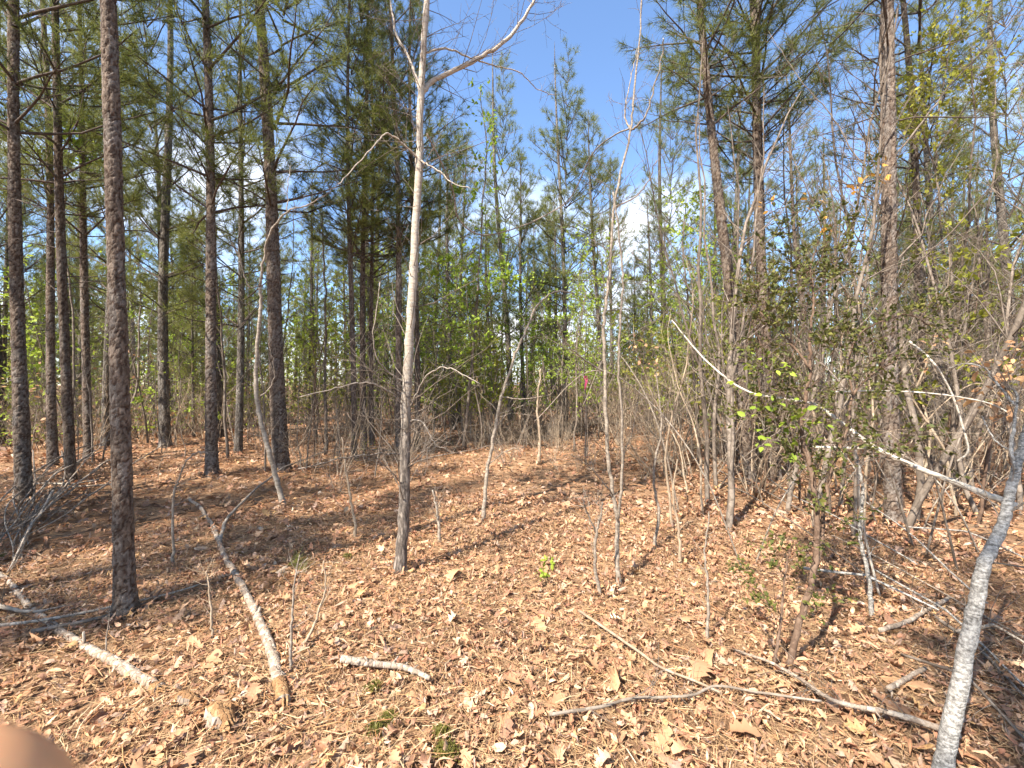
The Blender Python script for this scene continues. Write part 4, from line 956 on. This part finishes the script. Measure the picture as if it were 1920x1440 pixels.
def leaf_proto(kind, rng):
    if kind == 'oak':
        t = np.array([0, 0.10, 0.20, 0.31, 0.42, 0.53, 0.64, 0.74, 0.85, 1.0])
        w = np.array([0.010, 0.03, 0.20, 0.10, 0.30, 0.13, 0.30, 0.13, 0.17, 0.02]) * rng.uniform(0.85, 1.2)
        sh = np.array([0, 0, 0.03, 0, 0.06, 0, 0.07, 0, 0.05, 0])
    elif kind == 'oval':
        t = np.array([0, 0.28, 0.66, 1.0]); w = np.array([0.01, 0.22, 0.23, 0.02]) * rng.uniform(0.7, 1.25); sh = t * 0
    elif kind == 'narrow':
        t = np.array([0, 0.45, 1.0]); w = np.array([0.02, 0.09, 0.01]) * rng.uniform(0.7, 1.3); sh = t * 0
    else:
        t = np.array([0, 0.5, 1.0]); w = np.array([0.12, 0.3, 0.08]) * rng.uniform(0.6, 1.3); sh = t * 0
    n = len(t); bend = rng.normal(0.0, 1.0); cup = rng.uniform(0.0, 1.7); tw = rng.normal(0, 0.6)
    an = bend * (t - 0.4); x = np.cumsum(np.concatenate([[0], np.diff(t) * np.cos(an[1:] * 1.4)])); zc = np.cumsum(np.concatenate([[0], np.diff(t) * np.sin(an[1:] * 1.4)]))
    zc -= zc.min() * 0.5
    V = []
    for s in (1, 0, -1):
        ws = w * (1 + rng.normal(0, 0.14, n)) * s; r_ = np.abs(ws)
        ca = cup * 1.6 * r_ * 2
        V.append(np.stack([x + sh * abs(s), ws * np.cos(ca), zc + r_ * np.sin(ca) + tw * ws * (t - 0.5) + rng.normal(0, 0.018, n) * (s != 0)], -1))
    V = np.concatenate(V); i = np.arange(n - 1); F = []
    for a in (0, n):
        F += [np.stack([a + i, a + n + i, a + n + i + 1], -1), np.stack([a + i, a + n + i + 1, a + i + 1], -1)]
    V[:, 0] -= 0.5
    return V, np.concatenate(F)

lrng = np.random.default_rng(9)
PROTO = {k: [leaf_proto(k, lrng) for _ in range(n)] for k, n in (('oak', 14), ('oval', 12), ('narrow', 10), ('scrap', 10))}

def scatter(n, d0, d1, spread=1.32, bias=0.0):
    """spots on the ground in front of and around the viewer, denser when nearer"""
    d = np.sqrt(lrng.uniform(d0 ** 2, d1 ** 2, n)) if bias == 0 else d0 + (d1 - d0) * lrng.uniform(0, 1, n) ** (1 + bias)
    a = lrng.uniform(-spread, spread, n)
    return np.stack([d * np.sin(a), d * np.cos(a)], -1)

def strew(mb, XY, kind, size, lift=(0.0, 0.03), tilt=0.35, dark=1.0, tintmul=(1, 1, 1)):
    n = len(XY); pr = PROTO[kind]; which = lrng.integers(0, len(pr), n)
    z0 = ground_h(XY[:, 0], XY[:, 1]) + lrng.uniform(*lift, n)
    for k, (V, F) in enumerate(pr):
        m = np.where(which == k)[0]; c = len(m)
        if not c: continue
        a = lrng.uniform(0, 6.283, c); nz = unit(lrng.normal(0, tilt, (c, 3)) * np.array([1, 1, 0]) + np.array([0, 0, 1.0]))
        flip = np.where(lrng.uniform(size=c) < 0.4, -1.0, 1.0)
        x = np.stack([np.cos(a), np.sin(a), np.zeros(c)], -1); y = unit(np.cross(nz, x)); x = np.cross(y, nz)
        s = lrng.uniform(*size, (c, 1, 1)); fz = flip[:, None, None]
        v = s * (V[None, :, 0:1] * x[:, None] + V[None, :, 1:2] * y[:, None] + fz * V[None, :, 2:3] * nz[:, None])
        v[:, :, 0] += XY[m, 0][:, None]; v[:, :, 1] += XY[m, 1][:, None]
        low = v[:, :, 2].min(1)
        v[:, :, 2] += z0[m][:, None] - np.minimum(low, 0)[:, None] * 0.7
        col = PAL[lrng.choice(len(PAL), c, p=PALW)] * lrng.uniform(0.75, 1.15, (c, 1)) * np.array(tintmul)
        cc = np.repeat(np.concatenate([col, np.ones((c, 1))], 1), len(V), 0)
        mb.add(v.reshape(-1, 3), (np.arange(c)[:, None, None] * len(V) + F[None]).reshape(-1, 3), 0, cc, smooth=True)

def straw(mb, XY, L=(0.10, 0.20), w=0.0022, lift=(0.004, 0.035), col=((0.42, 0.24, 0.12), (0.62, 0.42, 0.22))):
    n = len(XY); a = lrng.uniform(0, 6.283, n); l = lrng.uniform(*L, n); c = lrng.normal(0, 0.25, n)
    z = ground_h(XY[:, 0], XY[:, 1]) + lrng.uniform(*lift, n); sl = lrng.normal(0, 0.12, n)
    d1 = np.stack([np.cos(a), np.sin(a), sl], -1); d2 = np.stack([np.cos(a + c), np.sin(a + c), -sl], -1)
    p0 = np.stack([XY[:, 0], XY[:, 1], z], -1); p1 = p0 + d1 * l[:, None] * 0.5; p2 = p1 + d2 * l[:, None] * 0.5
    sd = np.stack([-np.sin(a), np.cos(a), lrng.normal(0, 0.4, n)], -1) * w * 0.5
    v = np.stack([p0 - sd, p0 + sd, p1 - sd, p1 + sd, p2], 1).reshape(-1, 3)
    f = (np.arange(n)[:, None, None] * 5 + np.array([[0, 1, 3], [0, 3, 2], [2, 3, 4]])[None]).reshape(-1, 3)
    k = lrng.uniform(0, 1, (n, 1)); cl = np.array(col[0]) * (1 - k) + np.array(col[1]) * k
    mb.add(v, f, 0, np.repeat(np.concatenate([cl, np.ones((n, 1))], 1), 5, 0), smooth=False)

lit = MB()
strew(lit, scatter(3000, 0.9, 5.5), 'oak', (0.055, 0.115), (0.0, 0.025), 0.25)
strew(lit, scatter(13500, 0.9, 5.5), 'oval', (0.028, 0.065), (0.0, 0.03), 0.4)
strew(lit, scatter(14000, 0.9, 5.5), 'narrow', (0.025, 0.075), (0.0, 0.035), 0.4)
strew(lit, scatter(20000, 0.9, 4.6), 'scrap', (0.012, 0.036), (0.0, 0.04), 0.55)
strew(lit, scatter(2500, 5.0, 14), 'oak', (0.09, 0.15), (0.0, 0.03), 0.3)
strew(lit, scatter(18000, 5.0, 14), 'oval', (0.05, 0.10), (0.0, 0.035), 0.4)
strew(lit, scatter(14000, 13, 36), 'scrap', (0.12, 0.24), (0.0, 0.03), 0.35)
def around(n, r): a = lrng.uniform(0, 6.283, n); q = r * np.sqrt(lrng.uniform(0, 1, n)); return np.stack([q * np.cos(a), q * np.sin(a)], -1)
strew(lit, around(2500, 2.4), 'oval', (0.03, 0.07), (0.0, 0.03), 0.4); strew(lit, around(3000, 2.4), 'scrap', (0.015, 0.04), (0.0, 0.035), 0.5)
for o in list(COL.objects):                              # leaves banked up against the feet of the trees
    if o.parent is None and o.type == 'EMPTY' and o.get('category') in ('tree', 'sapling', 'shrub') and 0 < o.location.y < 9 and abs(o.location.x) < 1.4 * o.location.y + 0.5:
        k = 34 if o['category'] == 'tree' else 12; a_ = lrng.uniform(0, 6.283, k); r_ = (0.10 if o['category'] == 'tree' else 0.03) + np.abs(lrng.normal(0, 0.07, k))
        strew(lit, np.stack([o.location.x + r_ * np.cos(a_), o.location.y + r_ * np.sin(a_)], -1), 'oval', (0.04, 0.08), (0.02, 0.06), 0.6)
lo = lit.build('leaf_litter', [M['litter']], None, color=True); lo['kind'] = 'stuff'
tag(lo, 'small dry tan and brown leaves covering the forest floor', 'leaves')
st = MB()
XY = scatter(36000, 0.9, 5.0); straw(st, XY, w=0.0016, lift=(0.0, 0.045))
XY = scatter(26000, 1.5, 9.0); XY = XY[(XY[:, 0] < -0.6) | (lrng.uniform(size=len(XY)) < 0.2)]; straw(st, XY, w=0.003, lift=(0.01, 0.05), col=((0.34, 0.155, 0.065), (0.52, 0.29, 0.13)))
XY = scatter(42000, 5.0, 20.0); XY = XY[(XY[:, 0] < -1.5) | (lrng.uniform(size=len(XY)) < 0.4)]; straw(st, XY, L=(0.16, 0.3), w=0.007, lift=(0.01, 0.05), col=((0.32, 0.14, 0.06), (0.48, 0.26, 0.12)))
XY = scatter(1500, 0.9, 2.6); XY = XY[(XY[:, 0] < -0.3) | (lrng.uniform(size=len(XY)) < 0.4)]; straw(st, XY, L=(0.04, 0.16), w=0.0032, lift=(0.01, 0.05), col=((0.50, 0.36, 0.20), (0.70, 0.56, 0.36)))
straw(st, around(5000, 2.2), w=0.0018, lift=(0.0, 0.04))
so = st.build('pine_straw', [M['litter']], None, color=True); so['kind'] = 'stuff'
tag(so, 'fallen russet pine needles strewn over the forest floor', 'needles')
# large oak leaves one can pick out, near the viewer
oak_mesh = []
for V, F in PROTO['oak']:
    m = MB(); m.add(V, F); o = m.build('oak_leaf', [M['oak_leaf']]); oak_mesh.append(o.data); bpy.data.objects.remove(o)
BIG = [(1155, 1290, 0.19), (1100, 1262, 0.17), (1700, 1290, 0.2), (1310, 1275, 0.2), (1690, 1340, 0.2), (1390, 1390, 0.17), (1640, 1385, 0.17), (1240, 1400, 0.19), (1010, 1180, 0.18), (850, 1090, 0.18), (1330, 1250, 0.18), (260, 1110, 0.2), (180, 1090, 0.2), (60, 1215, 0.2), (390, 1250, 0.18), (930, 1080, 0.17), (1020, 1080, 0.16), (660, 1110, 0.16), (1300, 1170, 0.18), (880, 1210, 0.16)]
spots = [(*gpt(x, y)[:2], s) for x, y, s in BIG]
XYb = scatter(300 - len(BIG), 1.25, 4.6, 0.95)
spots += [(x, y, lrng.uniform(0.075, 0.125)) for x, y in XYb]
for x, y, s in spots:
    o = bpy.data.objects.new('oak_leaf', oak_mesh[int(lrng.integers(0, len(oak_mesh)))]); COL.objects.link(o); o.parent = ground
    o.location = (x, y, float(ground_h(x, y)) + lrng.uniform(0.02, 0.04)); o.scale = (s, s, s * lrng.uniform(0.45, 0.95))
    o.rotation_euler = (lrng.normal(0, 0.16) + (math.pi if lrng.uniform() < 0.35 else 0), lrng.normal(0, 0.16), lrng.uniform(0, 6.28))

# ------------------------------------------------------------------ small things
# moss tufts
for k, (x, y, s) in enumerate(((705, 1380, 0.05), (728, 1358, 0.035), (828, 1385, 0.035), (832, 1420, 0.04), (700, 1300, 0.035), (845, 1425, 0.04), (8, 1050, 0.03), (650, 1050, 0.04))):
    c = gpt(x, y); n = 420; r = np.clip(lrng.normal(0, s * 0.5, (n, 2)), -s, s); P0 = np.stack([r[:, 0], r[:, 1], np.maximum(0, 0.028 - (r ** 2).sum(1) * 6) + 0.006 + 0.01 * lrng.uniform(size=n)], -1)
    mb = MB(); put_leaves(mb, P0, unit(lrng.normal(size=(n, 3)) + np.array([0, 0, 1.2])), (0.006, 0.014), lrng, 0, False, 0.0)
    o = mb.build('moss_tuft', [M['moss']]); o.location = c; tag(o, 'small cushion of green moss on the leaf litter', 'moss', 'moss cushions on the litter')
# green seedlings
for k, (x, y, lab, ml) in enumerate(((1030, 1070, 'tiny bright green seedling among tan leaves', 'spring_leaf'), (1018, 1095, 'tiny bright green seedling among tan leaves', 'spring_leaf'), (553, 1072, 'dark green pine seedling beside the pale forked shoot', 'needle'))):
    c = gpt(x, y); root = thing('seedling', c, lab, 'seedling', 'bright green seedlings' if k < 2 else None); mb = MB(); mb.tube(np.array([[0, 0, 0], [0.01, 0, 0.05], [0.015, 0.01, 0.10]]), np.array([0.003, 0.002, 0.001]), 5, 0)
    if k < 2: put_leaves(mb, lrng.normal(0, 0.025, (16, 3)) + np.array([0, 0, 0.08]), unit(lrng.normal(size=(16, 3)) + np.array([0, 0, 0.5])), (0.03, 0.055), lrng, 1)
    else: needles(mb, np.repeat(np.array([[0.01, 0, 0.10]]), 3, 0), np.array([[0, 0, 1.0], [0.7, 0, 0.6], [-0.6, 0.2, 0.7]]), lrng, 30, (0.09, 0.15), 0.003)
    mb.build('shoot', [M['twig_grey'], M[ml]], root)
# fresh green leaves on the shrub and dead orange leaves caught in the branches
def leaf_sprig(name, label, cat, c, n, spread, size, mat, seed, group=None):
    rng = np.random.default_rng(seed); root = thing(name, c, label, cat, group); mb, tips = MB(), []
    grow(mb, np.array((0, 0, -spread * 1.2)), unit(np.array([rng.normal(), rng.normal(), 1.2])), spread * 2.2, 0.004, 0, rng, dict(lv=2, dens=9 / max(0.2, spread), ratio=0.6, seg=0.06, gnarl=0.25), tips)
    mb.build('twig', [M['twig_grey']], root)
    m2 = MB(); T = [tips[i] for i in rng.integers(0, len(tips), n)]
    put_leaves(m2, np.array([p for p, _, _ in T]) + rng.normal(0, 0.02, (n, 3)), unit(np.array([q for _, q, _ in T])), size, rng, 0, True, 0.5); m2.build('foliage', [M[mat]], root)
leaf_sprig('leafy_sprig', 'spray of bright green leaves on the dark brown shrub', 'leaves', at(1395, 790, 2.4), 60, 0.17, (0.03, 0.06), 'spring_leaf', 701)
leaf_sprig('leafy_sprig', 'green leaves lit by sun high in the dark brown shrub', 'leaves', at(1440, 710, 2.4), 44, 0.16, (0.025, 0.05), 'spring_leaf', 702)
for k, (x, y, d, n) in enumerate(((1610, 360, 4.0, 7), (1642, 332, 4.2, 8), (1452, 388, 4.6, 5), (1520, 376, 4.6, 5), (1575, 405, 4.2, 6))):
    leaf_sprig('dead_leaf_cluster', 'cluster of orange dead leaves caught high in bare branches', 'leaves', at(x, y, d), n, 0.09, (0.05, 0.09), 'orange_leaf', 710 + k, 'orange leaf clusters')
for k, (x, y, d, n) in enumerate(((1880, 700, 2.7, 40), (1850, 730, 3.0, 30), (1775, 655, 3.2, 14), (1905, 660, 3.0, 24), (1215, 640, 5.2, 16), (1250, 690, 5.4, 14))):
    leaf_sprig('dead_leaf_cluster', 'withered brown leaves clinging to bare twigs in the brush', 'leaves', at(x, y, d), n, 0.16, (0.04, 0.08), 'brown_leaf', 720 + k, 'withered brown leaf clusters')
# pink ribbon tied to a thin stem
c = spot(1097, 8.0); root = thing('marker_ribbon', c, 'pink flagging ribbon tied round a thin stem at the back of the clearing', 'ribbon')
mb = MB(); mb.tube(np.array([[0, 0, -0.05], [0.02, 0, 0.8], [-0.01, 0.01, 1.7], [0.03, 0, 2.6]]), np.array([0.02, 0.017, 0.013, 0.006]), 7, 0); mb.build('stem', [M['dark_bark']], root)
mb = MB(); a = np.linspace(0, 6.283, 9); mb.tube(np.stack([0.021 * np.cos(a), 0.021 * np.sin(a), 1.55 + 0.004 * np.sin(3 * a)], -1), np.full(9, 0.012), 6, 0)
for sx, L in ((0.012, 0.24), (-0.012, 0.17)):
    t = np.linspace(0, 1, 7); x = sx + 0.02 * np.sin(t * 4 + sx * 60); zz = 1.55 - L * t; y = -0.025 - 0.02 * np.sin(t * 3)
    v = np.concatenate([np.stack([x - 0.010, y, zz], -1), np.stack([x + 0.010, y + 0.012 * np.cos(t * 5), zz], -1)]); i = np.arange(6)
    mb.add(v, np.concatenate([np.stack([i, i + 7, i + 8], -1), np.stack([i, i + 8, i + 1], -1)]))
mb.build('ribbon', [M['ribbon']], root)

# the photographer's hand: one fingertip strays close to the lens
def make_hand():
    tip = np.array(at(140, 1362, 0.052))
    J, E, R = [], [], []
    def v(p, r): J.append(tuple(p)); R.append(r); return len(J) - 1
    tipv = tip; wrist = np.array([-0.205, -0.055, 1.275]); elbow = np.array([-0.36, -0.25, 1.09])
    w = v(wrist, 0.026); e2 = v((wrist + elbow) / 2, 0.034); e = v(elbow, 0.043); E += [(w, e2), (e2, e)]
    k0 = np.array([-0.150, -0.005, 1.345])                       # middle of the palm
    pm = v((wrist + k0) / 2 + np.array([0, 0.004, 0]), 0.028); pc = v(k0, 0.029); E += [(w, pm), (pm, pc)]
    fw = unit(tipv - k0)
    def finger(root, mids, r):
        last = root
        for k, m in enumerate(mids):
            n = v(m, r[k]); E.append((last, n)); last = n
    # index, reaching up beside the phone
    finger(pc, [k0 + np.array([0.022, 0.016, 0.018]), k0 + np.array([0.050, 0.036, 0.034]), (k0 + tipv) / 2 + np.array([0.022, 0.014, 0.004]), tipv - fw * 0.004], [0.0125, 0.0125, 0.0135, 0.0150])
    for j, (dx_, dz_) in enumerate(((0.012, -0.016), (0.004, -0.034), (-0.006, -0.050))):   # three curled fingers
        b = k0 + np.array([dx_ + 0.008, 0.018, dz_ + 0.006]); s_ = 1 - 0.1 * j
        finger(pc, [b, b + np.array([0.030, 0.022, 0.004]) * s_, b + np.array([0.050, 0.008, 0.006]) * s_, b + np.array([0.048, -0.014, 0.004]) * s_], [0.0115 * s_, 0.0100 * s_, 0.0092 * s_, 0.0085 * s_])
    finger(pm, [(wrist + k0) / 2 + np.array([0.022, -0.016, 0.020]), k0 + np.array([0.020, -0.034, 0.028]), k0 + np.array([0.030, -0.046, 0.052])], [0.014, 0.0115, 0.0100])
    me = bpy.data.meshes.new('person'); me.from_pydata(J, E, []); o = bpy.data.objects.new('person', me); COL.objects.link(o)
    md = o.modifiers.new('skin', 'SKIN'); md.use_smooth_shade = True
    o.modifiers.new('sub', 'SUBSURF').levels = 2; o.modifiers['sub'].render_levels = 2
    for k, sv in enumerate(me.skin_vertices[0].data): sv.radius = (R[k], R[k]); sv.use_root = (k == 0)
    dg = bpy.context.evaluated_depsgraph_get(); nm = bpy.data.meshes.new_from_object(o.evaluated_get(dg)); o.modifiers.clear(); o.data = nm
    nm.materials.clear(); nm.materials.append(M['skin'])
    for p in nm.polygons: p.use_smooth = True
    tag(o, 'bare hand held up with one blurred fingertip close to the lens', 'person')
make_hand()

# ------------------------------------------------------------------ the wood beyond
def far_wood():
    rng = np.random.default_rng(5); mb = MB()
    n = 560
    d = 38 + 80 * rng.uniform(size=n) ** 0.9; a = rng.uniform(-1.5, 1.5, n); x = d * np.sin(a); y = d * np.cos(a); z = ground_h(x, y)
    for k in range(n):
        H = rng.uniform(7.5, 11.5) * (0.85 if abs(x[k] / y[k] - 0.22) < 0.15 else 1); b = np.array([x[k], y[k], z[k]])
        t = wander(b, np.array([0, 0, 1.0]), H, 4, rng, 0.03); mb.tube(t, np.linspace(0.12, 0.02, 5), 4, 0)
        hard = rng.uniform() < 0.35; m = 150
        hh = rng.uniform(0.08 if hard else 0.22, 1, m); wd = (1.7 if hard else 1.5) * (1.05 - hh) ** 0.6 * rng.uniform(0.2, 1.1, m); an = rng.uniform(0, 6.28, m)
        P0 = b + np.stack([np.cos(an) * wd, np.sin(an) * wd, hh * H], -1)
        put_leaves(mb, P0, unit(rng.normal(size=(m, 3)) + np.array([0, 0, 0.6])), (0.25, 0.6), rng, 2 if hard else 1, False, 0)
    n = 540; d = 22 + 70 * rng.uniform(size=n); a = rng.uniform(-1.4, 1.4, n); x = d * np.sin(a); y = d * np.cos(a); z = ground_h(x, y)
    for k in range(n):
        b = np.array([x[k], y[k], z[k]])
        for _ in range(4):
            q = wander(b + rng.normal(0, 0.4, 3) * np.array([1, 1, 0]), unit(np.array([rng.normal(0, 0.25), rng.normal(0, 0.25), 1.0])), rng.uniform(1.5, 5), 4, rng, 0.14); mb.tube(q, np.linspace(0.022, 0.006, 5), 3, 6 if k % 3 else 3)
            for j in range(3):
                i = rng.integers(1, 4); mb.tube(wander(q[i], unit(rng.normal(size=3) + np.array([0, 0, 0.5])), rng.uniform(0.5, 1.6), 3, rng, 0.2), np.linspace(0.012, 0.005, 4), 3, 3)
    n = 1500; d = 15 + 30 * rng.uniform(size=n) ** 1.2; a = rng.uniform(-1.05, 1.05, n); x = d * np.sin(a); y = d * np.cos(a); z = ground_h(x, y)
    for k in range(n):
        b = np.array([x[k], y[k], z[k]]); h = rng.uniform(0.5, 2.6)
        for _ in range(3):
            q = wander(b + rng.normal(0, 0.3, 3) * np.array([1, 1, 0]), unit(np.array([rng.normal(0, 0.35), rng.normal(0, 0.35), 1.0])), h * rng.uniform(0.6, 1.1), 3, rng, 0.2); mb.tube(q, np.linspace(0.010, 0.004, 4), 3, 6 if k % 2 else 3)
            mb.tube(wander(q[1], unit(rng.normal(size=3) + np.array([0, 0, 0.5])), h * 0.5, 3, rng, 0.25), np.linspace(0.007, 0.004, 4), 3, 3)
        m = int(rng.integers(12, 60)); P0 = b + np.stack([rng.normal(0, 0.45, m), rng.normal(0, 0.45, m), h * rng.uniform(0.15, 1.0, m)], -1)
        put_leaves(mb, P0, unit(rng.normal(size=(m, 3)) + np.array([0, 0, 0.6])), (0.06, 0.15), rng, int(rng.choice([2, 4, 4, 5, 4, 2])), False, 0)
    o = mb.build('distant_wood', [M['twig_dark'], M['needle'], M['spring_leaf'], M['twig_grey'], M['holly_leaf'], M['brown_leaf'], M['holly_bark']]); o['kind'] = 'stuff'
    tag(o, 'distant pine and hardwood thicket closing off the view', 'woods')
far_wood()
